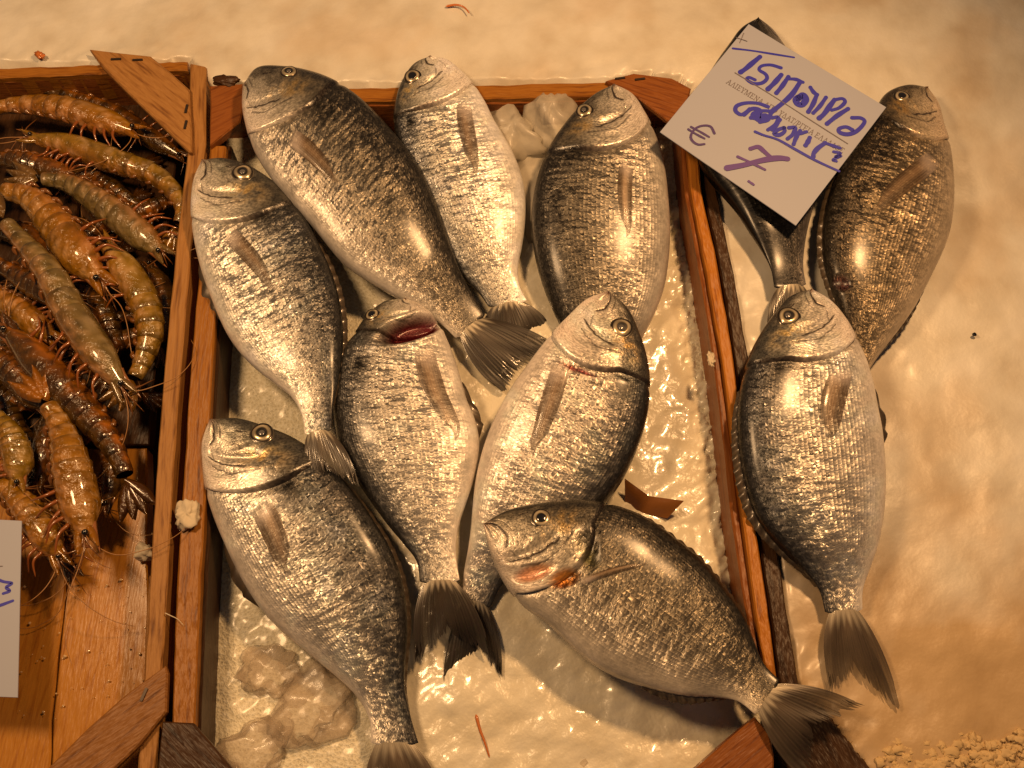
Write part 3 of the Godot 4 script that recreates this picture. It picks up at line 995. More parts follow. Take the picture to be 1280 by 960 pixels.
func place() -> void:
	var counter := BoxMesh.new()
	counter.size = Vector3(2.4, 0.04, 1.8)
	var ct := build("stall_counter", counter, M.counter)
	ct.position = Vector3(0, -0.065, 0)
	tag(ct, "dark counter under the boxes and the ice", "", "", "structure")
	# crushed ice round the boxes
	var hole := outline([Vector2(-64.58,-27.99),Vector2(-27.67,-28.42),Vector2(-26.22,-26.62),Vector2(-23.17,-26.11),Vector2(7.98,-26.37),Vector2(10.27,-27.13),Vector2(14.35,-26.71),Vector2(15.51,-25.77),Vector2(15.41,-22.28),Vector2(16.99,-7.37),Vector2(17.60,-0.15),Vector2(18.65,12.30),Vector2(18.83,18.24),Vector2(19.15,23.29),Vector2(21.19,25.74),Vector2(23.28,28.90),Vector2(25.26,32.13),Vector2(23.49,43.84),Vector2(-44.17,43.84)])
	var rim := PackedVector2Array(hole)
	rim.append(hole[0])
	var lumps := FastNoiseLite.new()
	lumps.seed = 12
	lumps.frequency = 9.0
	lumps.fractal_octaves = 5
	var ice := sheet(-0.66, 0.66, -0.5, 0.42, 0.0036, func(x: float, z: float) -> float:
		var p := Vector2(x, z)
		var inside := Geometry2D.is_point_in_polygon(p, hole)
		var d := 1.0
		if x < 0.42 and z > -0.36:
			for i in rim.size() - 1: d = minf(d, seg(p, rim[i], rim[i + 1]))
		if inside and d > 0.009: return NAN
		var h := lerpf(0.030, 0.043, smoothstep(-0.15, -0.30, z)) + lumps.get_noise_2d(x, z) * 0.0040 + lumps.get_noise_2d(x * 3.0 + 7.0, z * 3.0) * 0.0006
		if inside: return -0.04
		return h + 0.003 * smoothstep(0.03, 0.0, d) * lumps.get_noise_2d(x * 6.0, z * 6.0),
		func(p: Vector3) -> Color:
			# amber tint, stronger towards the front right, with scattered patches
			var s := clampf(smoothstep(0.02, 0.26, p.z + lumps.get_noise_2d(p.x * 0.9, p.z * 0.9) * 0.16) * smoothstep(0.05, 0.2, p.x) * 0.9 + 0.35 * smoothstep(0.0, 0.5, lumps.get_noise_2d(p.x * 0.7 + 9.0, p.z * 0.7)), 0.0, 1.0)
			return Color.WHITE.lerp(Color(.74, .55, .34), s))
	var ib := build("crushed_ice", ice, M.ice)
	tag(ib, "bed of wet crushed ice around the wooden boxes", "", "", "stuff")
	# the fish box
	var box := base("wooden_fish_box", Vector3(-0.04, 0, 0.02))
	tag(box, "wooden crate of orange slats holding the breams on a white tray", "crate", "wooden boxes side by side on the stall")
	var along := Vector2(-0.06, 1.0)
	strip("rail", [Vector2(-24.92,-19.46),Vector2(-23.96,1.96),Vector2(-22.99,17.48),Vector2(-22.08,27.11),Vector2(-21.88,30.26)], [Vector2(-23.60,-19.46),Vector2(-22.26,3.24),Vector2(-21.35,17.48),Vector2(-20.58,27.11),Vector2(-20.30,30.26)], -0.03, 0.045, M.orange_wood, box)
	strip("rail", [Vector2(-25.44,-25.19),Vector2(-14.22,-25.36),Vector2(-2.71,-25.70),Vector2(8.15,-26.03),Vector2(14.14,-26.20)], [Vector2(-25.27,-23.69),Vector2(-14.13,-23.94),Vector2(-2.69,-24.27),Vector2(8.09,-24.52),Vector2(14.04,-24.69)], 0.020, 0.045, M.orange_wood, box)
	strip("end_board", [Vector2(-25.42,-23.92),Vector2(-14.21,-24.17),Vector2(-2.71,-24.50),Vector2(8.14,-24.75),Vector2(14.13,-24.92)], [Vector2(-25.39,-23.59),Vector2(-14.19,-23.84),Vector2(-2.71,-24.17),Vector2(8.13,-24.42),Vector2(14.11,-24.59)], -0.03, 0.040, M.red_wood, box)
	strip("darkening_slat", [Vector2(-23.80,-20.05),Vector2(-22.45,2.91),Vector2(-21.40,18.41),Vector2(-20.76,27.04),Vector2(-20.48,30.22)], [Vector2(-23.40,-20.05),Vector2(-22.09,2.91),Vector2(-21.07,18.41),Vector2(-20.44,27.04),Vector2(-20.17,30.22)], -0.03, 0.037, M.dark_wood, box)  # slat added to paint the black shade strip between left rail and tray
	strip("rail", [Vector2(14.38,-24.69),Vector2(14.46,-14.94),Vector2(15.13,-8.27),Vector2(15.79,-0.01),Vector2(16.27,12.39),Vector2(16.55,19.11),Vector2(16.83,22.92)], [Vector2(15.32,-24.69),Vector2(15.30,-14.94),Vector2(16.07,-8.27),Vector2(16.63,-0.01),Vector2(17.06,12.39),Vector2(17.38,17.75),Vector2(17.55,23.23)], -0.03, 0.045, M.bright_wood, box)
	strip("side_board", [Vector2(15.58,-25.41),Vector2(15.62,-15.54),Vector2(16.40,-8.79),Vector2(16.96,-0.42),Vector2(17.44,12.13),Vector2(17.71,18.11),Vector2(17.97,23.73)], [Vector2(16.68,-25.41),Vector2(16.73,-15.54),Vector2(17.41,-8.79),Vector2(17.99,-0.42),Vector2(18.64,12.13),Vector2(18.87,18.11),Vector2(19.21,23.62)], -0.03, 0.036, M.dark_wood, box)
	strip("darkening_slat", [Vector2(14.01,-24.75),Vector2(14.08,-15.41),Vector2(14.71,-8.68),Vector2(15.28,-0.33),Vector2(15.63,12.19),Vector2(16.05,18.98),Vector2(16.32,22.61)], [Vector2(14.42,-24.75),Vector2(14.54,-15.41),Vector2(15.15,-8.68),Vector2(15.76,-0.33),Vector2(16.26,12.19),Vector2(16.60,18.98),Vector2(16.86,22.61)], -0.03, 0.038, M.red_wood, box)
	var br := board("corner_bracket", [Vector2(-25.44,-25.20),Vector2(-22.64,-25.45),Vector2(-22.30,-23.46),Vector2(-22.50,-21.50),Vector2(-24.74,-19.10)], 0.042, 0.050, Vector2(1, -0.6), M.red_wood, box)
	br = board("corner_bracket", [Vector2(7.89,-25.71),Vector2(10.29,-26.55),Vector2(13.51,-26.04),Vector2(15.06,-24.95),Vector2(14.54,-23.13),Vector2(12.97,-21.50),Vector2(10.70,-23.79)], 0.0455, 0.050, Vector2(1, 0.4), M.red_wood, box)
	br = board("corner_bracket", [Vector2(-22.66,26.00),Vector2(-20.67,26.10),Vector2(-17.78,28.93),Vector2(-15.58,31.68),Vector2(-22.61,31.68)], 0.0455, 0.050, Vector2(1, 1), M.dark_wood, box)
	br = board("corner_bracket", [Vector2(15.87,25.68),Vector2(16.70,26.77),Vector2(16.88,28.10),Vector2(16.57,30.26),Vector2(9.02,32.60),Vector2(8.04,32.14),Vector2(11.68,28.92)], 0.020, 0.046, Vector2(1, -0.8), M.red_wood, box)
	board("base_board", [Vector2(23.98,28.57),Vector2(34.73,28.42),Vector2(35.22,31.15),Vector2(25.38,31.15)], -0.03, 0.028, Vector2(1, 0), M.dark_wood, box)
	br = board("corner_board", [Vector2(17.48,24.69),Vector2(20.87,25.00),Vector2(22.23,26.98),Vector2(23.65,28.92),Vector2(25.68,32.11),Vector2(18.44,32.59),Vector2(18.08,28.73)], -0.03, 0.030, Vector2(0.5, 1), M.dark_wood, box)
	for q in [V(9.11,5.05,-25.92),V(10.79,5.05,-25.83)]: staple(q, 0.15, box)
	# white tray on the bottom of the fish box
	var tray_edge := outline([Vector2(-25.47,-26.37),Vector2(14.98,-27.08),Vector2(15.31,-13.18),Vector2(16.10,7.95),Vector2(17.45,22.71),Vector2(19.14,25.41),Vector2(17.45,28.54),Vector2(13.86,32.56),Vector2(13.27,40.08),Vector2(-20.16,40.08),Vector2(-22.44,17.66),Vector2(-23.50,0.00)])
	var grain := FastNoiseLite.new()
	grain.seed = 31
	grain.frequency = 60.0
	grain.fractal_octaves = 4
	var tray := sheet(-0.27, 0.24, -0.26, 0.42, 0.0024, func(x: float, z: float) -> float:
		if not Geometry2D.is_point_in_polygon(Vector2(x, z), tray_edge): return NAN
		return 0.0 + grain.get_noise_2d(x, z) * 0.0012 + lumps.get_noise_2d(x * 2.0, z * 2.0) * 0.002)
	var tr := build("polystyrene_tray", tray, M.foam)
	tag(tr, "grainy white polystyrene tray lining the fish box", "tray")
	var melt := sheet(-0.26, 0.24, -0.26, 0.42, 0.0024, func(x: float, z: float) -> float:
		if not Geometry2D.is_point_in_polygon(Vector2(x, z), tray_edge): return NAN
		var n := lumps.get_noise_2d(x * 1.6 + 3.0, z * 1.6) * 0.0045 + grain.get_noise_2d(x * 0.7, z * 0.7) * 0.0016
		var right := smoothstep(-0.16, -0.03, x)
		var low := smoothstep(0.10, 0.2, z) * 0.001
		var edge := smoothstep(0.125, 0.15, x - 0.09 * z) * 0.008
		return -0.006 + right * 0.014 + n - low - edge * (0.4 + 2.0 * absf(grain.get_noise_2d(x, z))))
	var ml := build("melting_ice", melt, M.film)
	tag(ml, "thin layer of melting ice over the white tray", "", "", "stuff")
	# the shrimp box
	var sb := base("wooden_shrimp_box", Vector3(-0.36, 0, 0.02))
	tag(sb, "wooden crate at the left edge with shrimps on bare planks", "crate", "wooden boxes side by side on the stall")
	strip("rail", [Vector2(-27.61,-28.00),Vector2(-26.65,-19.62),Vector2(-26.45,-9.72),Vector2(-25.87,3.24),Vector2(-25.45,9.44),Vector2(-24.94,16.09),Vector2(-24.41,23.07),Vector2(-24.02,28.82),Vector2(-23.65,33.52)], [Vector2(-26.20,-27.65),Vector2(-25.27,-19.62),Vector2(-25.25,-9.72),Vector2(-24.60,3.88),Vector2(-24.15,10.63),Vector2(-23.72,16.09),Vector2(-23.29,22.30),Vector2(-22.79,28.82),Vector2(-22.46,33.52)], -0.03, 0.045, M.tan_wood, sb)
	strip("rail", [Vector2(-49.15,-27.22),Vector2(-35.61,-27.91),Vector2(-27.84,-28.25)], [Vector2(-48.93,-26.20),Vector2(-35.44,-26.88),Vector2(-27.73,-27.31)], 0.012, 0.045, M.orange_wood, sb)
	strip("end_board", [Vector2(-49.25,-26.53),Vector2(-35.68,-27.21),Vector2(-27.91,-27.64)], [Vector2(-49.18,-26.19),Vector2(-35.62,-26.87),Vector2(-27.87,-27.30)], -0.03, 0.040, M.red_wood, sb)
	board("corner_bracket", [Vector2(-36.15,-29.03),Vector2(-30.85,-28.34),Vector2(-27.07,-24.78),Vector2(-26.11,-18.47),Vector2(-26.37,-18.47),Vector2(-34.76,-27.14)], 0.0455, 0.0505, Vector2(1, 0.9), M.tan_wood, sb)
	board("corner_bracket", [Vector2(-22.90,22.48),Vector2(-22.68,22.99),Vector2(-22.46,25.42),Vector2(-23.85,27.40),Vector2(-25.45,29.09),Vector2(-27.13,31.21),Vector2(-31.15,31.21),Vector2(-29.47,28.75),Vector2(-27.40,26.42),Vector2(-25.14,24.22)], 0.0455, 0.0505, Vector2(1, -0.8), M.red_tan, sb)
	for q in [V(-33.69,5.10,-27.91),V(-31.84,5.10,-27.83)]: staple(q, 0.05, sb)
	for q in [V(-27.06,5.10,-22.72),V(-26.93,5.10,-21.10)]: staple(q, 1.5, sb)
	for q in [V(-24.04,5.10,24.33)]: staple(q, 1.25, sb)
	board("plank", [Vector2(-33.55,5.51),Vector2(-27.98,5.51),Vector2(-25.42,22.77),Vector2(-24.26,33.53),Vector2(-30.59,33.53),Vector2(-31.68,25.45),Vector2(-32.18,16.58)], -0.012, 0.004, along, M.floor_wood, sb)
	board("plank", [Vector2(-55.10,5.51),Vector2(-33.73,5.51),Vector2(-32.35,16.58),Vector2(-31.85,25.45),Vector2(-29.92,38.23),Vector2(-49.27,38.23)], -0.012, 0.0035, along, M.floor_wood, sb)
	board("plank", [Vector2(-67.83,-30.21),Vector2(-38.60,-30.21),Vector2(-36.32,-10.75),Vector2(-34.05,5.18),Vector2(-55.31,5.18)], -0.012, 0.002, along, M.dark_wood, sb)  # same boards as the lower planks; shade of the heap painted as dark wood
	board("plank", [Vector2(-38.24,-30.21),Vector2(-29.44,-30.21),Vector2(-28.83,-10.75),Vector2(-27.90,5.18),Vector2(-33.80,5.18),Vector2(-35.99,-10.75)], -0.012, 0.002, along, M.dark_wood, sb)  # likewise darkened to stand for the shade under the shrimps
	board("plank_strip", [Vector2(-26.17,15.55),Vector2(-25.88,15.55),Vector2(-25.17,22.85),Vector2(-25.02,25.51),Vector2(-25.30,25.51),Vector2(-25.83,20.11)], -0.012, 0.012, along, M.tan_wood, sb)

func lump(called: String, label: String, category: String, at: Vector3, r: Vector3, amp: float, mat: Material, freq := 2.2, turn := 0.0, group := "") -> void:
	var o := build(called, blob(r, amp, int(at.x * 1000.0) % 97, freq), mat)
	o.position = at
	o.rotation.y = turn
	tag(o, label, category, group)

func wisp(called: String, label: String, category: String, p: Array, r: float, mat: Material) -> void:
	var at: Vector3 = p[0]
	var q := PackedVector3Array()
	for v in p: q.append(v - at)
	var o := build(called, tube(q, r, r * 0.5, 7, 20), mat)
	o.position = at
	tag(o, label, category)

func small_things() -> void:
	lump("ice_lump", "pale ice lump standing highest against the far rail", "ice", V(3.41,2.80,-23.35), Vector3(.021, .022, .026), 0.55, M.ice_lump, 2.3, 0.3, "ice lumps in the fish box")
	lump("ice_lump", "pale ice lump between the pale bellied bream and the far rail", "ice", V(0.14,2.00,-22.12), Vector3(.024, .020, .028), 0.55, M.ice_lump, 2.3, 1.3, "ice lumps in the fish box")
	lump("ice_lump", "long ice lump lying between the two upper right breams of the crate", "ice", V(1.90,0.80,-17.41), Vector3(.026, .016, .055), 0.5, M.ice_lump, 2.0, -0.1, "ice lumps in the fish box")
	lump("ice_lump", "murky ice lump beside the belly of the lower left bream, upper one", "ice", V(-17.08,0.40,22.11), Vector3(.021, .0045, .017), 0.55, M.chunk, 2.2, 0.2, "ice lumps in the fish box")
	lump("ice_lump", "biggest murky ice lump under the belly of the lower left bream", "ice", V(-13.76,0.40,24.49), Vector3(.032, .005, .024), 0.6, M.chunk, 2.2, 0.9, "ice lumps in the fish box")
	lump("ice_lump", "murky ice lump at the bottom edge by the dark corner bracket", "ice", V(-17.61,0.30,27.33), Vector3(.024, .004, .018), 0.6, M.chunk, 2.3, 0.5, "ice lumps in the fish box")
	lump("ice_lump", "flat murky ice lump at the bottom edge in the middle of the tray", "ice", V(2.73,0.20,27.78), Vector3(.032, .0035, .019), 0.55, M.chunk, 2.3, 0.1, "ice lumps in the fish box")
	lump("foam_crumb", "ragged white foam crumb lying on the left rail of the fish box", "foam crumb", V(-22.78,4.90,12.04), Vector3(.0085, .004, .0105), 0.8, M.white_foam, 1.8)
	lump("foam_crumb", "small white foam crumb beside the rail of the shrimp box", "foam crumb", V(-26.76,1.00,13.79), Vector3(.0075, .005, .0065), 0.6, M.white_foam, 1.6)
	lump("gap_shade", "dark wet scrap in the ice above the crate corner", "scrap", V(-24.08,5.00,-25.71), Vector3(.0105, .003, .0055), 0.6, M.dark_wood, 2.0)  # blob added for the darkness of a gap in the ice
	lump("orange_crumb", "orange shell crumb on the ice at the upper left", "scrap", V(-40.51,4.60,-28.77), Vector3(.0045, .002, .003), 0.8, M.thread, 3.0, -0.6)
	lump("dark_speck", "tiny dark speck on the ice at the far right", "speck", V(35.61,3.40,-2.69), Vector3(.0018, .001, .0015), 0.4, M.black, 2.0)
	lump("fish_scale_scrap", "pale scrap stuck on the right rail of the fish box", "scrap", V(14.96,4.45,-0.10), Vector3(.0028, .001, .0055), 0.8, M.white_foam, 3.0, 0.15)
	wisp("orange_feeler", "orange shrimp feeler lying on the tray near the bottom edge", "feeler", [V(-2.48,0.80,25.12),V(-2.19,0.80,26.12),V(-1.85,0.80,26.95),V(-1.52,0.80,27.93)], .0012, M.thread)
	wisp("orange_feeler", "curved orange shrimp feeler on the ice at the top edge", "feeler", [V(-5.83,4.70,-34.09),V(-4.92,4.70,-34.27),V(-4.21,4.70,-34.00),V(-3.71,4.70,-33.28)], .0011, M.thread)
	wisp("pale_thread", "pale thread lying across the left rails of both boxes", "thread", [V(-23.53,4.65,18.93),V(-23.06,4.65,19.14),V(-22.60,4.65,19.36),V(-22.12,4.65,19.79)], .0004, M.white_foam)
	# folded scrap
	var a := V(8.30,2.40,8.62)
	var pts := [V(8.30,2.40,8.62), V(10.07,1.90,9.81), V(9.65,1.00,10.83), V(8.38,1.00,10.09), V(12.55,2.40,10.34), V(11.43,1.20,11.31)]
	var fold := base("folded_scrap", Vector3(a.x, 0, a.z))
	tag(fold, "folded brown scrap on the ice below the staring bream", "scrap")
	for f in [[0, 1, 2, 3], [1, 4, 5, 2]]:
		var v := PackedVector3Array()
		for i in 9:
			for j in 9:
				var u := i / 8.0
				var w := j / 8.0
				var p: Vector3 = pts[f[0]].lerp(pts[f[1]], u).lerp(pts[f[3]].lerp(pts[f[2]], u), w) - fold.position
				v.append(p + Vector3(0, 0.0012 * sin(u * PI) * sin(w * 4.0), 0))
		build("flap", grid(v, PackedVector2Array(), PackedColorArray(), 9), M.scrap, fold)
	# beads of melt water and ice grains
	M.bead_water = plain("water_bead", lin(.60, .42, .22), 0.08, 0.0, 1.0)
	for area in [["water_beads", "beads of melt water on the bare planks of the shrimp box", 70, V(-35.64,0.60,14.28), V(-26.53,0.60,14.28), V(-25.75,0.60,24.41), V(-33.83,0.60,27.04), 0.0009]]:
		var mm := MultiMesh.new()
		mm.transform_format = MultiMesh.TRANSFORM_3D
		mm.mesh = blob(Vector3.ONE, 0.5, 5, 1.4, 7)
		mm.instance_count = area[2]
		for i in area[2]:
			var u := rng.randf()
			var w := rng.randf()
			var p: Vector3 = area[3].lerp(area[4], u).lerp(area[6].lerp(area[5], u), w)
			p += Vector3(wobble.get_noise_2d(i * 9.0, 3.0) * 0.03, 0, wobble.get_noise_2d(i * 9.0, 80.0) * 0.03)
			var s: float = area[7] * (0.4 + 1.1 * rng.randf() * rng.randf())
			mm.set_instance_transform(i, Transform3D(Basis.from_euler(Vector3(0, rng.randf() * 6.0, 0)).scaled(Vector3(s, s * 0.5, s * 0.9)), p))
		var mi := MultiMeshInstance3D.new()
		mi.multimesh = mm
		mi.material_override = M.bead_water
		mi.name = numbered(area[0])
		add_child(mi)
		tag(mi, area[1], "", "", "stuff")
	# crumbled edge of the ice at the front
	var crumbs := MultiMesh.new()
	crumbs.transform_format = MultiMesh.TRANSFORM_3D
	crumbs.mesh = blob(Vector3.ONE, 0.8, 3, 2.4, 7)
	crumbs.instance_count = 700
	var c0 := V(24.08,3.00,28.13)
	var c1 := V(35.32,3.00,27.64)
	for i in 700:
		var u := rng.randf()
		var p := c0.lerp(c1, u) + Vector3(0, rng.randf_range(-0.006, 0.001), rng.randf_range(-0.005, 0.012) - 0.010 * absf(sin(u * 9.0)) * rng.randf())
		var s := 0.0009 + 0.0032 * pow(rng.randf(), 2.0)
		crumbs.set_instance_transform(i, Transform3D(Basis.from_euler(Vector3(rng.randf() * 6.0, rng.randf() * 6.0, 0)).scaled(Vector3(s * rng.randf_range(0.6, 1.6), s * 0.6, s)), p))
	var cm := MultiMeshInstance3D.new()
	cm.multimesh = crumbs
	cm.material_override = plain("amber_foam", lin(.58, .42, .21), 0.7)
	cm.name = "polystyrene_crumbs"
	add_child(cm)
	tag(cm, "crumbled polystyrene along the lower right edge of the ice", "", "", "stuff")
	# shrimps deep in the heap
	for i in 16:
		var q := Vector2(rng.randf_range(-0.40, -0.275), lerpf(-0.20, 0.075, (i + 0.5) / 16.0))
		var g := rng.randf_range(-0.9, 1.2)
		var d := Vector3(cos(g), 0, sin(g)) * 0.028
		shrimp("dark shrimp deep in the gaps of the heap, %s from the top" % ["first", "second", "third", "fourth", "fifth", "sixth", "seventh", "eighth", "ninth", "tenth", "eleventh", "twelfth", "thirteenth", "fourteenth", "fifteenth", "sixteenth"][i], Vector3(q.x, 0, q.y), [-d * 1.4 + Vector3(0, .012, 0), -d * 0.6 + Vector3(0, .015, .003), d * 0.3 + Vector3(0, .016, .004), d * 1.3 + Vector3(0, .012, 0)], 0.019, 2, 1)

func foods() -> void:
	small_things()
	fish({"label":"large dull grey bream at the upper left, head by the crate corner","pos":V(-11.45,0,-14.09),"kt":0.35,"op":1.00,"tex":1,"cloudy":true,"tailc":0.042,"tint":Color(0.82,0.78,0.72),"roll":0.05,"dors":0.0000,"anal":0.0000,"pelv":0,"eye":Vector3(0.170,0.700,0.0069),
		"fin":[Vector2(0.283,-0.220),Vector2(0.290,-0.500),Vector2(0.470,-0.280)],
		"gill":[Vector2(0.290,0.320),Vector2(0.250,-0.200),Vector2(0.150,-1.000)],"tail":[V(9.43,2.00,9.16),V(15.22,1.70,11.54),V(12.20,1.55,13.06),V(10.71,1.40,15.64),V(7.19,2.00,11.20)],"pits":[],
		"D":[V(-10.71,6.60,-9.72),V(-9.57,6.47,-11.58),V(-7.47,6.31,-11.74),V(-5.36,6.13,-11.36),V(-3.34,5.92,-10.56),V(-1.48,5.69,-9.33),V(0.17,5.43,-7.77),V(1.66,5.15,-6.07),V(3.03,4.84,-4.30),V(4.21,4.51,-2.41),V(5.14,4.16,-0.39),V(5.90,3.77,1.66),V(6.58,3.37,3.70),V(7.36,2.94,5.65),V(8.32,2.48,7.48),V(9.43,2.00,9.16)],
		"W":[V(-10.71,6.60,-9.72),V(-10.50,6.47,-7.49),V(-9.93,6.31,-5.36),V(-9.12,6.13,-3.38),V(-8.02,5.92,-1.63),V(-6.80,5.69,-0.05),V(-5.52,5.43,1.42),V(-4.23,5.15,2.83),V(-3.03,4.84,4.30),V(-1.81,4.51,5.69),V(-0.35,4.16,6.73),V(1.20,3.77,7.59),V(2.76,3.37,8.42),V(4.34,2.94,9.20),V(5.86,2.48,10.06),V(7.19,2.00,11.20)]})
	fish({"label":"pale bellied bream right of the big grey one, head over the far rail","pos":V(-3.78,0,-16.53),"kt":0.36,"op":0.90,"tex":0,"cloudy":false,"tailc":0.042,"tint":Color(1.00,0.98,0.92),"roll":-0.25,"dors":0.0000,"anal":0.0000,"pelv":0,"eye":Vector3(0.147,0.610,0.0069),
		"fin":[Vector2(0.277,-0.350),Vector2(0.287,-0.650),Vector2(0.547,-0.110)],
		"gill":[Vector2(0.277,0.790),Vector2(0.280,0.110),Vector2(0.203,-0.900)],"tail":[V(1.99,1.60,10.62),V(1.25,0.90,14.17),V(4.10,0.75,13.39),V(7.11,0.60,12.19),V(5.06,1.60,10.11)],"pits":[],
		"D":[V(-3.06,6.20,-10.77),V(-4.50,5.77,-10.10),V(-5.40,5.36,-8.74),V(-5.92,4.96,-7.14),V(-6.05,4.58,-5.43),V(-5.85,4.22,-3.72),V(-5.49,3.88,-2.04),V(-5.02,3.56,-0.40),V(-4.46,3.25,1.21),V(-3.81,2.96,2.77),V(-3.08,2.69,4.29),V(-2.25,2.44,5.73),V(-1.28,2.20,7.05),V(-0.14,1.98,8.21),V(1.05,1.78,9.29),V(1.99,1.60,10.62)],
		"W":[V(-3.06,6.20,-10.77),V(-1.58,5.77,-10.60),V(-0.35,5.36,-9.66),V(0.70,4.96,-8.46),V(1.57,4.58,-7.10),V(2.28,4.22,-5.61),V(3.10,3.88,-4.20),V(3.87,3.56,-2.75),V(4.46,3.25,-1.21),V(4.80,2.96,0.43),V(4.90,2.69,2.10),V(4.81,2.44,3.76),V(4.58,2.20,5.40),V(4.29,1.98,7.02),V(4.40,1.78,8.66),V(5.06,1.60,10.11)]})
	fish({"label":"dark bream below the far right corner bracket, head up against the rail","pos":V(7.14,0,-11.29),"kt":0.36,"op":1.00,"tex":1,"cloudy":true,"tailc":0.042,"tint":Color(0.74,0.70,0.64),"roll":-0.10,"dors":0.0000,"anal":0.0000,"pelv":0,"eye":Vector3(0.163,0.670,0.0069),
		"fin":[Vector2(0.333,-0.240),Vector2(0.330,-0.460),Vector2(0.560,-0.320)],
		"gill":[Vector2(0.307,0.450),Vector2(0.303,-0.020),Vector2(0.193,-0.810)],"tail":[V(-1.23,1.20,11.81),V(-1.63,0.80,15.98),V(0.08,0.70,14.62),V(2.08,0.60,15.57),V(0.82,1.20,11.95)],"pits":[],
		"D":[V(1.34,6.20,-13.09),V(-0.29,5.79,-12.25),V(-1.72,5.39,-11.03),V(-2.94,5.01,-9.56),V(-3.97,4.63,-7.92),V(-4.77,4.27,-6.14),V(-5.29,3.91,-4.25),V(-5.55,3.57,-2.31),V(-5.51,3.23,-0.37),V(-5.26,2.91,1.53),V(-4.80,2.60,3.37),V(-4.18,2.30,5.14),V(-3.46,2.01,6.84),V(-2.75,1.73,8.54),V(-2.00,1.46,10.19),V(-1.23,1.20,11.81)],
		"W":[V(1.34,6.20,-13.09),V(2.89,5.79,-12.24),V(3.86,5.39,-10.66),V(4.57,5.01,-8.93),V(5.14,4.63,-7.14),V(5.39,4.27,-5.26),V(5.51,3.91,-3.38),V(5.57,3.57,-1.50),V(5.51,3.23,0.37),V(5.31,2.91,2.22),V(4.96,2.60,4.03),V(4.34,2.30,5.74),V(3.54,2.01,7.36),V(2.67,1.73,8.93),V(1.78,1.46,10.47),V(0.82,1.20,11.95)]})
	fish({"label":"silver bream, chin over the left rail, tail on the head below","pos":V(-18.12,0,-5.36),"kt":0.36,"op":1.00,"tex":0,"cloudy":true,"tailc":0.060,"tint":Color(1.00,0.95,0.86),"roll":0.05,"dors":0.0040,"anal":0.0000,"pelv":1,"eye":Vector3(0.173,0.610,0.0081),
		"fin":[Vector2(0.320,-0.190),Vector2(0.333,-0.460),Vector2(0.547,0.060)],
		"gill":[Vector2(0.327,0.660),Vector2(0.317,-0.060),Vector2(0.207,-0.940)],"tail":[V(5.04,5.00,11.32),V(7.35,4.90,15.52),V(4.83,4.95,14.23),V(4.15,5.00,15.68),V(3.15,5.00,11.63)],"pits":[],
		"D":[V(-6.69,6.20,-11.47),V(-4.97,5.87,-11.76),V(-3.21,5.58,-11.32),V(-1.57,5.32,-10.37),V(-0.07,5.10,-9.12),V(1.21,4.91,-7.58),V(2.28,4.76,-5.84),V(3.22,4.64,-4.02),V(4.07,4.56,-2.16),V(4.72,4.52,-0.23),V(5.15,4.51,1.74),V(5.36,4.54,3.72),V(5.34,4.60,5.67),V(5.18,4.70,7.57),V(4.99,4.83,9.44),V(5.04,5.00,11.32)],
		"W":[V(-6.69,6.20,-11.47),V(-7.19,5.87,-9.84),V(-7.27,5.58,-8.08),V(-7.08,5.32,-6.30),V(-6.71,5.10,-4.54),V(-6.20,4.91,-2.81),V(-5.57,4.76,-1.11),V(-4.84,4.64,0.53),V(-4.07,4.56,2.16),V(-3.17,4.52,3.70),V(-2.06,4.51,5.08),V(-0.80,4.54,6.29),V(0.55,4.60,7.37),V(1.87,4.70,8.46),V(2.77,4.83,9.95),V(3.15,5.00,11.63)]})
	fish({"label":"bream in the crate middle with a gaping dark red opening at its head","pos":V(-7.57,0,6.17),"kt":0.35,"op":0.74,"tex":0,"cloudy":false,"tailc":0.042,"tint":Color(0.95,0.90,0.82),"roll":-0.15,"dors":0.0000,"anal":0.0000,"pelv":1,"eye":Vector3(0.137,0.790,0.0056),
		"fin":[Vector2(0.257,-0.300),Vector2(0.243,-0.660),Vector2(0.550,-0.640)],
		"gill":[Vector2(0.193,0.800),Vector2(0.207,0.150),Vector2(0.130,-1.000)],"tail":[V(1.09,2.60,10.33),V(0.91,2.10,15.82),V(3.10,1.85,13.54),V(6.24,1.60,15.25),V(3.91,2.60,10.21)],"pits":[[-0.0006,-0.0870,0.0262,0.0100,-24.0,0.0130,Color(0.090,0.005,0.008)]],
		"D":[V(-0.64,3.80,-11.78),V(-2.38,3.72,-11.41),V(-3.68,3.64,-10.17),V(-4.57,3.56,-8.56),V(-5.50,3.48,-7.03),V(-5.82,3.40,-5.20),V(-5.83,3.32,-3.34),V(-5.58,3.24,-1.52),V(-5.14,3.16,0.24),V(-4.35,3.08,1.85),V(-3.41,3.00,3.34),V(-2.39,2.92,4.76),V(-1.34,2.84,6.12),V(-0.24,2.76,7.40),V(0.79,2.68,8.73),V(1.09,2.60,10.33)],
		"W":[V(-0.64,3.80,-11.78),V(0.81,3.72,-10.99),V(1.88,3.64,-9.66),V(2.67,3.56,-8.14),V(3.27,3.48,-6.54),V(3.75,3.40,-4.93),V(4.20,3.32,-3.33),V(4.82,3.24,-1.81),V(5.14,3.16,-0.24),V(5.08,3.08,1.35),V(4.75,3.00,2.88),V(4.30,2.92,4.35),V(3.85,2.84,5.80),V(3.59,2.76,7.28),V(3.66,2.68,8.76),V(3.91,2.60,10.21)]})
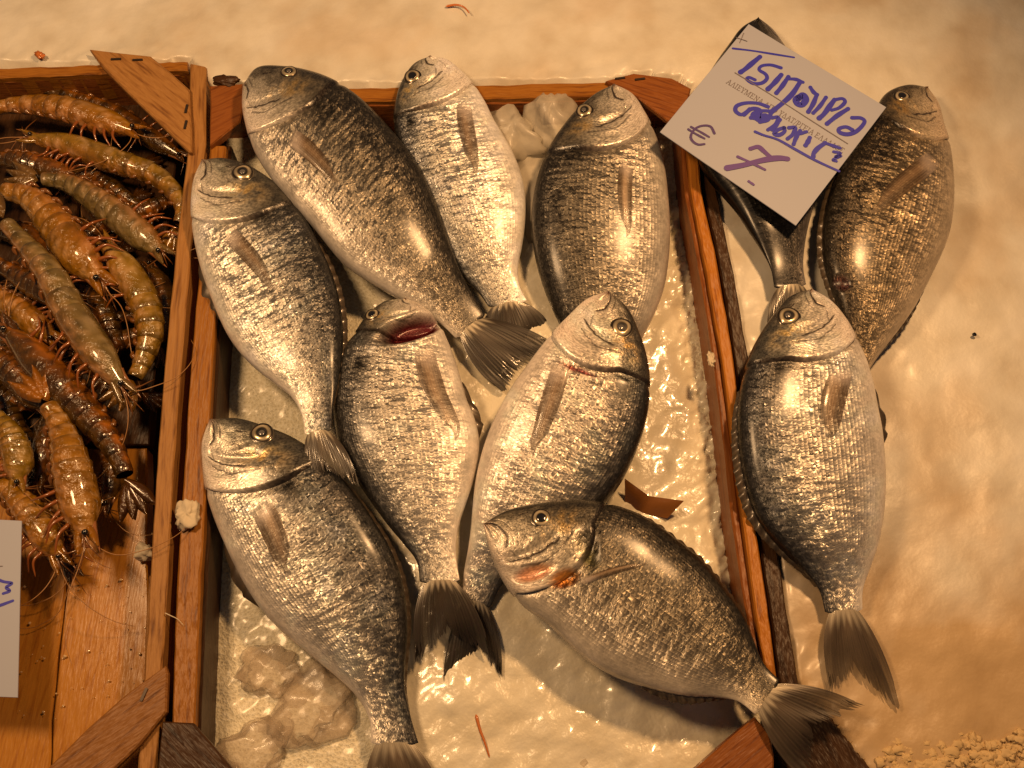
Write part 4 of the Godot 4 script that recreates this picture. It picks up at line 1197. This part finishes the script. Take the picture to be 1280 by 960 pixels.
	fish({"label":"bream with ringed eye, snout on the dark bream, back to the right rail","pos":V(3.02,0,7.71),"kt":0.36,"op":1.00,"tex":0,"cloudy":true,"tailc":0.042,"tint":Color(0.98,0.90,0.80),"roll":-0.12,"dors":0.0000,"anal":0.0000,"pelv":0,"eye":Vector3(0.153,0.460,0.0081),
		"fin":[Vector2(0.303,-0.330),Vector2(0.303,-0.620),Vector2(0.570,-0.210)],
		"gill":[Vector2(0.283,0.450),Vector2(0.293,-0.220),Vector2(0.220,-0.920)],"tail":[V(-4.61,1.40,10.35),V(-3.69,0.90,15.13),V(-5.28,0.75,13.03),V(-8.01,0.60,16.49),V(-6.67,1.40,9.67)],"pits":[[0.0173,-0.0583,0.0163,0.0022,25.0,0.0015,Color(0.220,0.050,0.035)]],
		"D":[V(4.18,6.60,-12.43),V(5.57,6.35,-11.10),V(6.38,6.09,-9.26),V(6.90,5.82,-7.33),V(7.06,5.53,-5.35),V(6.89,5.22,-3.39),V(6.39,4.90,-1.51),V(5.66,4.57,0.26),V(4.75,4.22,1.91),V(3.58,3.86,3.36),V(2.20,3.49,4.58),V(0.77,3.10,5.74),V(-0.79,2.70,6.70),V(-2.38,2.28,7.62),V(-3.78,1.85,8.76),V(-4.61,1.40,10.35)],
		"W":[V(4.18,6.60,-12.43),V(2.55,6.35,-11.83),V(1.22,6.09,-10.60),V(-0.01,5.82,-9.28),V(-1.14,5.53,-7.89),V(-2.19,5.22,-6.46),V(-3.20,4.90,-5.01),V(-4.05,4.57,-3.49),V(-4.75,4.22,-1.91),V(-5.28,3.86,-0.28),V(-5.65,3.49,1.38),V(-5.85,3.10,3.05),V(-5.98,2.70,4.70),V(-6.20,2.28,6.33),V(-6.48,1.85,7.94),V(-6.55,1.40,9.55)]})
	fish({"label":"dark bream lying across the lower right rail, orange gill showing and black pupil","pos":V(8.61,0,18.18),"kt":0.35,"op":0.95,"tex":1,"cloudy":false,"tailc":0.085,"tint":Color(0.72,0.66,0.56),"roll":-0.05,"dors":0.0040,"anal":0.0060,"pelv":0,"eye":Vector3(0.190,0.500,0.0069),
		"fin":[Vector2(0.367,-0.280),Vector2(0.377,-0.370),Vector2(0.503,0.430)],
		"gill":[Vector2(0.333,0.570),Vector2(0.357,-0.040),Vector2(0.247,-0.870)],"tail":[V(8.96,5.40,5.38),V(14.30,5.40,6.89),V(10.86,5.30,8.17),V(10.16,5.20,11.87),V(7.19,5.40,7.53)],"pits":[[-0.0710,-0.0167,0.0138,0.0056,-16.0,0.0030,Color(0.420,0.200,0.150)],[-0.0505,-0.0128,0.0106,0.0063,-14.0,0.0030,Color(0.400,0.160,0.035)],[-0.0342,-0.0316,0.0163,0.0075,75.0,0.0020,Color(0.120,0.100,0.080)]],
		"D":[V(-10.60,5.80,-5.13),V(-9.08,5.47,-6.12),V(-7.33,5.19,-6.64),V(-5.52,4.95,-6.96),V(-3.70,4.75,-7.07),V(-1.89,4.60,-6.86),V(-0.16,4.49,-6.35),V(1.42,4.42,-5.51),V(2.78,4.39,-4.38),V(4.11,4.41,-3.22),V(5.22,4.47,-1.89),V(6.18,4.57,-0.46),V(7.03,4.71,1.00),V(7.52,4.90,2.62),V(8.02,5.13,4.19),V(8.96,5.40,5.38)],
		"W":[V(-10.60,5.80,-5.13),V(-10.22,5.47,-3.57),V(-9.64,5.19,-2.08),V(-8.82,4.95,-0.71),V(-7.71,4.75,0.44),V(-6.39,4.60,1.34),V(-5.22,4.49,2.41),V(-4.06,4.42,3.47),V(-2.78,4.39,4.38),V(-1.39,4.41,5.07),V(0.09,4.47,5.56),V(1.58,4.57,5.98),V(3.10,4.71,6.24),V(4.63,4.90,6.31),V(6.10,5.13,6.60),V(7.19,5.40,7.53)]})
	fish({"label":"silver bream lying alone on the ice to the right of the crate rail","pos":V(21.34,0,8.10),"kt":0.35,"op":1.00,"tex":0,"cloudy":true,"tailc":0.110,"tint":Color(1.00,0.95,0.88),"roll":-0.05,"dors":0.0060,"anal":0.0000,"pelv":1,"eye":Vector3(0.150,0.570,0.0081),
		"fin":[Vector2(0.317,-0.260),Vector2(0.313,-0.650),Vector2(0.510,-0.110)],
		"gill":[Vector2(0.290,0.360),Vector2(0.280,-0.290),Vector2(0.197,-0.970)],"tail":[V(0.03,4.20,10.85),V(-0.12,3.70,15.95),V(1.72,3.55,14.47),V(4.69,3.40,17.30),V(2.56,4.20,10.68)],"pits":[],
		"D":[V(1.12,6.80,-12.91),V(-0.67,6.65,-12.22),V(-2.04,6.50,-10.70),V(-3.22,6.34,-9.01),V(-4.12,6.18,-7.20),V(-4.72,6.02,-5.29),V(-5.11,5.86,-3.38),V(-5.22,5.69,-1.48),V(-5.13,5.51,0.38),V(-4.89,5.34,2.18),V(-4.44,5.16,3.90),V(-3.61,4.97,5.41),V(-2.51,4.78,6.70),V(-1.31,4.59,7.90),V(-0.29,4.40,9.21),V(0.03,4.20,10.85)],
		"W":[V(1.12,6.80,-12.91),V(2.47,6.65,-11.90),V(3.43,6.50,-10.48),V(4.06,6.34,-8.86),V(4.57,6.18,-7.21),V(4.87,6.02,-5.50),V(4.99,5.86,-3.77),V(5.13,5.69,-2.07),V(5.13,5.51,-0.38),V(5.04,5.34,1.29),V(4.84,5.16,2.95),V(4.51,4.97,4.57),V(4.05,4.78,6.15),V(3.41,4.59,7.66),V(2.75,4.40,9.14),V(2.56,4.20,10.68)]})
	fish({"label":"large bright silver bream at the lower left, chin against the rail","pos":V(-13.06,0,16.13),"kt":0.36,"op":1.00,"tex":0,"cloudy":true,"tailc":0.130,"tint":Color(1.00,0.94,0.84),"roll":0.12,"dors":0.0030,"anal":0.0000,"pelv":1,"eye":Vector3(0.157,0.680,0.0081),
		"fin":[Vector2(0.317,-0.070),Vector2(0.320,-0.430),Vector2(0.497,-0.360)],
		"gill":[Vector2(0.300,0.580),Vector2(0.297,0.060),Vector2(0.207,-0.880)],"tail":[V(6.84,1.80,11.11),V(9.17,1.30,15.96),V(6.27,1.15,14.48),V(3.31,1.00,16.19),V(3.62,1.80,11.11)],"pits":[],
		"D":[V(-8.93,5.00,-11.17),V(-6.93,4.69,-11.30),V(-4.90,4.39,-10.77),V(-2.92,4.10,-10.01),V(-1.11,3.83,-8.85),V(0.50,3.58,-7.42),V(1.91,3.34,-5.79),V(3.17,3.11,-4.07),V(4.31,2.90,-2.29),V(5.15,2.70,-0.39),V(5.62,2.51,1.59),V(5.79,2.34,3.58),V(5.74,2.18,5.54),V(5.77,2.04,7.46),V(6.22,1.91,9.32),V(6.84,1.80,11.11)],
		"W":[V(-8.93,5.00,-11.17),V(-9.35,4.69,-9.43),V(-9.15,4.39,-7.57),V(-8.74,4.10,-5.74),V(-8.07,3.83,-4.00),V(-7.25,3.58,-2.33),V(-6.38,3.34,-0.71),V(-5.41,3.11,0.84),V(-4.31,2.90,2.29),V(-3.01,2.70,3.55),V(-1.61,2.51,4.68),V(-0.18,2.34,5.74),V(1.23,2.18,6.82),V(2.53,2.04,8.01),V(3.41,1.91,9.46),V(3.62,1.80,11.11)]})
	fish({"label":"bream on the ice at the far right, partly behind the price card","pos":V(28.99,0,-10.38),"kt":0.35,"op":0.95,"tex":1,"cloudy":false,"tailc":0.042,"tint":Color(0.78,0.66,0.50),"roll":0.00,"dors":0.0040,"anal":0.0025,"pelv":0,"eye":Vector3(0.137,0.520,0.0063),
		"fin":[Vector2(0.277,-0.340),Vector2(0.300,-0.660),Vector2(0.520,0.370)],
		"gill":[Vector2(0.223,0.620),Vector2(0.243,-0.180),Vector2(0.183,-1.000)],"tail":[V(-4.01,4.00,11.46),V(-5.94,3.60,15.49),V(-4.92,3.50,14.62),V(-4.25,3.40,15.73),V(-2.60,4.00,11.72)],"pits":[[-0.0387,0.0446,0.0075,0.0050,50.0,0.0020,Color(0.500,0.200,0.150)]],
		"D":[V(5.59,5.80,-14.00),V(3.70,5.80,-14.07),V(1.84,5.79,-13.13),V(0.58,5.76,-11.18),V(-0.61,5.71,-9.23),V(-1.82,5.64,-7.37),V(-2.99,5.56,-5.53),V(-3.85,5.46,-3.56),V(-4.42,5.34,-1.54),V(-4.74,5.20,0.47),V(-4.79,5.04,2.44),V(-4.49,4.87,4.30),V(-4.04,4.68,6.08),V(-3.71,4.47,7.86),V(-3.73,4.24,9.67),V(-4.01,4.00,11.46)],
		"W":[V(5.59,5.80,-14.00),V(6.18,5.80,-12.12),V(6.26,5.79,-10.04),V(6.39,5.76,-8.03),V(6.30,5.71,-6.01),V(6.09,5.64,-4.03),V(5.73,5.56,-2.09),V(5.20,5.46,-0.21),V(4.42,5.34,1.54),V(3.51,5.20,3.18),V(2.57,5.04,4.77),V(1.61,4.87,6.29),V(0.54,4.68,7.69),V(-0.58,4.47,9.01),V(-1.65,4.24,10.33),V(-2.60,4.00,11.72)]})
	fish({"label":"blue black bream almost hidden beneath the price card, snout above it and tail below","pos":V(20.27,0,-17.70),"kt":0.35,"op":1.00,"tex":1,"cloudy":false,"tailc":0.045,"tint":Color(0.34,0.32,0.32),"roll":0.60,"dors":0.0000,"anal":0.0000,"pelv":0,"eye":Vector3(0.137,0.430,0.0063),
		"fin":[Vector2(0.353,-0.440),Vector2(0.353,-0.650),Vector2(0.573,-0.410)],
		"gill":[Vector2(0.247,0.850),Vector2(0.333,0.190),Vector2(0.267,-0.940)],"tail":[V(-0.01,4.60,11.75),V(-0.84,4.30,15.93),V(1.15,4.05,14.92),V(3.08,3.80,15.68),V(2.49,4.60,11.47)],"pits":[],
		"D":[V(0.85,6.00,-13.93),V(-0.71,5.88,-12.80),V(-1.92,5.77,-11.07),V(-3.06,5.66,-9.31),V(-4.05,5.55,-7.47),V(-4.82,5.44,-5.52),V(-5.25,5.34,-3.49),V(-5.27,5.25,-1.46),V(-4.99,5.15,0.48),V(-4.21,5.06,2.15),V(-3.19,4.98,3.61),V(-2.26,4.90,5.11),V(-1.50,4.82,6.72),V(-0.74,4.74,8.30),V(-0.14,4.67,9.95),V(-0.01,4.60,11.75)],
		"W":[V(0.85,6.00,-13.93),V(1.98,5.88,-12.64),V(2.79,5.77,-11.03),V(3.49,5.66,-9.37),V(4.10,5.55,-7.67),V(4.57,5.44,-5.93),V(4.88,5.34,-4.13),V(5.02,5.25,-2.31),V(4.99,5.15,-0.48),V(4.72,5.06,1.32),V(4.23,4.98,3.07),V(3.63,4.90,4.77),V(3.08,4.82,6.45),V(2.66,4.74,8.14),V(2.41,4.67,9.83),V(2.49,4.60,11.47)]})
	shrimp("dark shrimp lowest against the far wall of the shrimp box",V(-34.20,0,-24.53),[V(6.61,2.20,4.69),V(3.49,2.23,2.58),V(0.00,2.14,0.00),V(-3.67,2.28,-1.60),V(-8.72,2.09,-3.31)],0.0198,2,1)
	shrimp("bright orange shrimp at the top of the heap with pink legs",V(-38.27,0,-23.71),[V(6.92,3.77,2.42),V(3.45,3.45,1.03),V(0.00,3.73,0.00),V(-3.60,3.49,-0.61),V(-7.09,3.68,0.21)],0.0274,0,-1)
	shrimp("long yellowish shrimp with its tail curled against the rail",V(-29.43,0,-17.22),[V(-11.44,3.58,-3.73),V(-7.80,3.21,-3.11),V(-3.70,3.60,-1.31),V(0.00,3.20,0.00),V(2.55,3.60,3.06),V(2.16,3.21,5.99)],0.0244,3,1)
	shrimp("grey shrimp with pale glossy shell below the curled yellowish one",V(-33.03,0,-14.20),[V(5.45,3.83,4.67),V(3.23,3.74,2.55),V(0.00,3.88,0.00),V(-3.36,3.69,-2.21),V(-6.59,3.93,-2.51)],0.0274,1,1)
	shrimp("fat orange shrimp lying below the grey one near the left edge",V(-36.30,0,-12.08),[V(4.51,4.45,5.34),V(2.50,4.73,3.08),V(0.00,4.49,0.00),V(-2.58,4.68,-2.36),V(-6.01,4.54,-3.14)],0.0335,0,1)
	shrimp("long grey shrimp slanting down the middle of the heap",V(-35.72,0,-6.93),[V(7.46,5.21,9.97),V(5.04,5.60,7.11),V(2.29,5.20,3.58),V(0.00,5.60,0.00),V(-2.77,5.21,-3.08),V(-5.29,5.58,-5.63)],0.0290,1,-1)
	shrimp("golden shrimp curled upright next to the rail",V(-27.72,0,-2.53),[V(-4.86,3.94,-8.11),V(-2.92,4.08,-5.62),V(-1.09,3.89,-2.89),V(0.00,4.13,0.00),V(-0.34,3.85,2.56),V(-1.01,4.17,4.73)],0.0274,3,1)
	shrimp("brown banded shrimp pointing down to the bare planks",V(-30.81,0,4.61),[V(-8.05,4.13,-7.62),V(-5.27,3.89,-5.23),V(-2.28,4.08,-2.31),V(0.00,3.94,0.00),V(2.06,4.03,2.54),V(3.69,4.00,5.86)],0.0305,2,-1)
	shrimp("bright orange shrimp with black eye at the lower end of the heap",V(-31.66,0,8.40),[V(2.12,5.00,5.39),V(0.95,4.60,2.85),V(0.00,5.00,0.00),V(-1.34,4.61,-2.90),V(-3.04,4.98,-5.47)],0.0320,0,-1)
	shrimp("small orange brown shrimp at the left edge above the second price card",V(-37.01,0,5.55),[V(1.43,3.88,3.98),V(0.84,3.69,1.91),V(0.00,3.93,0.00),V(-1.79,3.65,-1.89)],0.0244,3,-1)
	shrimp("orange shrimp reaching out behind the second price card",V(-35.79,0,10.45),[V(4.04,3.49,4.55),V(2.19,3.68,2.29),V(0.00,3.54,0.00),V(-2.82,3.63,-1.91)],0.0259,0,-1)
	shrimp("dark brown shrimp under the long grey one at the left edge",V(-38.52,0,-7.48),[V(4.73,4.00,2.12),V(2.60,4.40,1.42),V(0.00,4.01,0.00),V(-2.99,4.38,-1.73)],0.0244,2,1)
	shrimp("reddish shrimp at the left edge below the dark brown one",V(-40.13,0,-5.97),[V(5.05,3.29,3.71),V(2.64,3.53,1.76),V(0.00,3.25,0.00),V(-1.99,3.57,-1.25)],0.0244,0,1)
	shrimp("dusky shrimp at the left edge with its back to the banded one",V(-38.77,0,-0.46),[V(4.20,3.28,3.97),V(2.15,3.14,1.96),V(0.00,3.23,0.00),V(-2.12,3.20,-1.37)],0.0259,2,1)
	shrimp("brown shrimp with dark head wedged under the top orange one",V(-41.46,0,-19.12),[V(5.72,3.00,2.24),V(2.65,2.61,0.70),V(0.00,2.98,0.00),V(-3.29,2.63,-0.57)],0.0244,2,1)
	shrimp("dark shrimp half buried below the banded one by the planks",V(-30.11,0,5.69),[V(0.24,1.73,4.80),V(0.33,1.45,2.11),V(0.00,1.77,0.00),V(-1.66,1.42,-2.08)],0.0214,2,-1)
	shrimp("red brown shrimp deep down beside the rail",V(-27.57,0,-4.85),[V(-2.06,1.54,-5.13),V(-0.58,1.63,-2.50),V(0.00,1.60,0.00),V(-0.27,1.57,2.80)],0.0198,2,1)
	shrimp("dark red shrimp deep between the golden one and the long grey one",V(-31.51,0,-2.81),[V(-3.21,1.41,-6.13),V(-1.04,1.78,-2.65),V(0.00,1.43,0.00),V(0.24,1.75,2.90)],0.0229,2,1)
	shrimp("olive shrimp under the lower end of the heap by the second card",V(-34.56,0,11.01),[V(3.07,1.85,4.28),V(1.85,2.17,2.49),V(0.00,1.82,0.00),V(-1.27,2.19,-1.41)],0.0229,2,1)
	shrimp("dim brown shrimp lying deep below the reddish one at the left edge",V(-40.07,0,-4.60),[V(3.69,1.43,4.55),V(1.74,1.40,2.47),V(0.00,1.37,0.00),V(-1.69,1.45,-0.67)],0.0229,2,1)
	shrimp("dim shrimp at the bottom of the heap under the fat orange one",V(-41.04,0,-12.76),[V(3.50,1.98,3.03),V(1.61,1.63,0.57),V(0.00,1.95,0.00),V(-2.54,1.67,-0.56)],0.0259,2,1)
	shrimp("dark shrimp lying deep under the bright orange one at the lower end",V(-34.79,0,3.84),[V(-0.25,1.97,4.76),V(-0.14,1.62,2.12),V(0.00,1.99,0.00),V(-1.38,1.60,-3.14)],0.0259,2,1)
	price_card("white card with blue handwriting, a euro sign and the number 7",V(19.42,8.80,-28.38),Vector3(0.80088,-0.06132,0.59567),Vector3(-0.59882,-0.07949,0.79693),[Vector2(-0.00,-0.00),Vector2(130.46,-0.00),Vector2(128.24,131.82),Vector2(-1.45,126.92)],[[1.68,0,[Vector2(2.5,27.6),Vector2(16.1,20.1),Vector2(30.7,12.9),Vector2(46.8,5.0)]],
		[4.19,0,[Vector2(24.4,21.1),Vector2(22.6,30.2),Vector2(21.2,37.6),Vector2(19.7,42.7)]],
		[2.93,0,[Vector2(43.6,19.7),Vector2(35.7,22.3),Vector2(30.3,27.3),Vector2(30.5,31.8),Vector2(36.9,32.2),Vector2(40.0,35.2),Vector2(38.8,41.1),Vector2(33.6,45.4),Vector2(27.5,45.3),Vector2(27.8,42.7),Vector2(32.9,41.7)]],
		[4.19,0,[Vector2(47.3,25.1),Vector2(47.0,34.0),Vector2(45.9,42.7)]],
		[3.77,0,[Vector2(52.9,23.2),Vector2(53.5,33.2),Vector2(53.3,41.8)]],
		[2.93,0,[Vector2(53.4,25.2),Vector2(59.1,21.6),Vector2(65.0,20.5)]],
		[4.19,0,[Vector2(63.1,21.9),Vector2(63.9,34.7),Vector2(62.3,46.2),Vector2(59.3,59.2)]],
		[5.44,0,[Vector2(69.7,34.9),Vector2(71.5,30.9),Vector2(75.3,33.1),Vector2(75.4,38.5),Vector2(72.2,40.0),Vector2(69.4,38.0),Vector2(69.7,34.9)]],
		[3.35,0,[Vector2(72.3,21.0),Vector2(76.8,23.2),Vector2(80.2,23.4)]],
		[3.77,0,[Vector2(80.0,23.6),Vector2(82.1,32.5),Vector2(82.9,41.1)]],
		[3.35,0,[Vector2(87.2,21.4),Vector2(87.5,30.8),Vector2(86.6,39.7)]],
		[4.19,0,[Vector2(93.8,19.2),Vector2(93.8,26.1),Vector2(93.9,35.2),Vector2(92.9,40.9)]],
		[2.93,0,[Vector2(93.8,19.2),Vector2(98.3,14.5),Vector2(101.6,16.1),Vector2(100.6,23.3),Vector2(97.0,28.7)]],
		[3.77,0,[Vector2(106.8,19.8),Vector2(103.1,30.5),Vector2(100.5,41.5)]],
		[3.35,0,[Vector2(113.6,24.9),Vector2(119.5,20.9),Vector2(123.6,22.5),Vector2(122.9,32.7),Vector2(118.8,39.6),Vector2(113.0,42.1),Vector2(110.5,39.7),Vector2(114.1,34.9),Vector2(119.5,34.1)]],
		[0.73,2,[Vector2(16.4,45.9),Vector2(51.6,45.7),Vector2(87.8,46.5),Vector2(123.0,47.1)]],
		[3.14,0,[Vector2(54.7,56.5),Vector2(46.6,58.7),Vector2(38.8,64.1),Vector2(34.4,70.6),Vector2(36.1,75.2),Vector2(41.4,75.4),Vector2(43.4,70.7),Vector2(44.0,66.9)]],
		[3.56,0,[Vector2(43.4,74.1),Vector2(45.5,65.7),Vector2(51.6,63.4),Vector2(52.6,69.5),Vector2(49.3,73.1)]],
		[8.38,0,[Vector2(51.5,69.2),Vector2(55.2,69.1),Vector2(58.0,66.1)]],
		[3.14,0,[Vector2(51.6,63.4),Vector2(58.5,59.4),Vector2(61.1,66.5),Vector2(57.2,72.2)]],
		[3.14,0,[Vector2(62.7,63.1),Vector2(66.3,59.9),Vector2(68.1,65.8),Vector2(66.0,74.2)]],
		[3.14,0,[Vector2(68.7,60.8),Vector2(69.1,67.3),Vector2(68.5,72.3)]],
		[3.35,0,[Vector2(75.2,65.0),Vector2(72.3,69.4),Vector2(71.8,73.9),Vector2(75.5,72.9),Vector2(77.3,67.9),Vector2(75.2,65.0)]],
		[3.35,0,[Vector2(78.3,62.7),Vector2(82.1,59.8),Vector2(83.9,65.6),Vector2(82.7,71.7)]],
		[3.35,0,[Vector2(86.8,59.7),Vector2(87.6,67.0),Vector2(89.1,73.0)]],
		[2.93,0,[Vector2(84.1,62.9),Vector2(88.0,61.7),Vector2(91.3,57.5)]],
		[3.77,0,[Vector2(96.2,60.5),Vector2(97.0,64.8),Vector2(97.2,68.2)]],
		[3.77,0,[Vector2(108.4,57.2),Vector2(106.4,64.0),Vector2(106.0,69.9),Vector2(107.3,73.1)]],
		[2.72,0,[Vector2(108.4,57.2),Vector2(114.7,55.6),Vector2(120.2,54.1)]],
		[2.30,0,[Vector2(117.9,59.9),Vector2(123.0,57.8),Vector2(121.2,63.1),Vector2(124.3,59.5),Vector2(121.2,66.2),Vector2(124.1,65.8)]],
		[2.09,0,[Vector2(58.7,81.8),Vector2(66.2,80.3),Vector2(77.1,77.0),Vector2(93.3,76.1),Vector2(111.0,74.9),Vector2(130.3,72.1)]],
		[1.88,3,[Vector2(33.8,102.3),Vector2(27.9,99.1),Vector2(22.4,102.3),Vector2(19.3,108.2),Vector2(20.1,115.3),Vector2(23.7,118.4),Vector2(29.0,118.4),Vector2(32.8,115.1)]],
		[1.68,3,[Vector2(15.8,108.6),Vector2(23.9,107.9),Vector2(32.2,107.6)]],
		[1.68,3,[Vector2(15.3,111.7),Vector2(22.5,111.6),Vector2(30.1,110.9)]],
		[3.56,1,[Vector2(64.1,96.8),Vector2(68.0,91.9),Vector2(73.9,92.4),Vector2(81.4,93.9)]],
		[4.61,1,[Vector2(92.3,87.0),Vector2(87.2,89.9),Vector2(81.3,95.2),Vector2(74.9,102.7),Vector2(67.9,111.9),Vector2(58.7,122.2)]],
		[2.09,1,[Vector2(59.9,108.8),Vector2(71.2,107.0),Vector2(83.3,105.6)]],
		[1.88,1,[Vector2(78.6,121.8),Vector2(83.3,122.0)]],
		[0.52,2,[Vector2(-1.0,17.6),Vector2(3.5,16.2),Vector2(8.0,15.1)]],
		[0.52,2,[Vector2(1.6,10.3),Vector2(2.8,15.2),Vector2(4.0,20.0)]]],Vector2(15.50,55.94),Vector2(123.91,54.68))
	price_card("white card at the left edge with only the end of a blue scribble in view",V(-39.62,5.20,12.36),Vector3(0.99861,0.00000,0.05262),Vector3(-0.05262,0.00000,0.99861),[Vector2(0.00,0.00),Vector2(54.75,0.00),Vector2(80.41,117.73),Vector2(29.37,118.40)],[[2.00,0,[Vector2(45.2,40.5),Vector2(52.4,42.9),Vector2(58.6,43.7),Vector2(55.5,46.6),Vector2(58.3,49.1),Vector2(54.4,51.0)]],[2.00,0,[Vector2(38.5,61.6),Vector2(51.7,59.8),Vector2(62.1,55.5)]],[0.60,2,[Vector2(31.4,34.0),Vector2(49.3,32.5)]],[1.60,0,[Vector2(28.6,44.7),Vector2(35.9,41.0),Vector2(40.9,49.5),Vector2(34.9,52.0)]]])
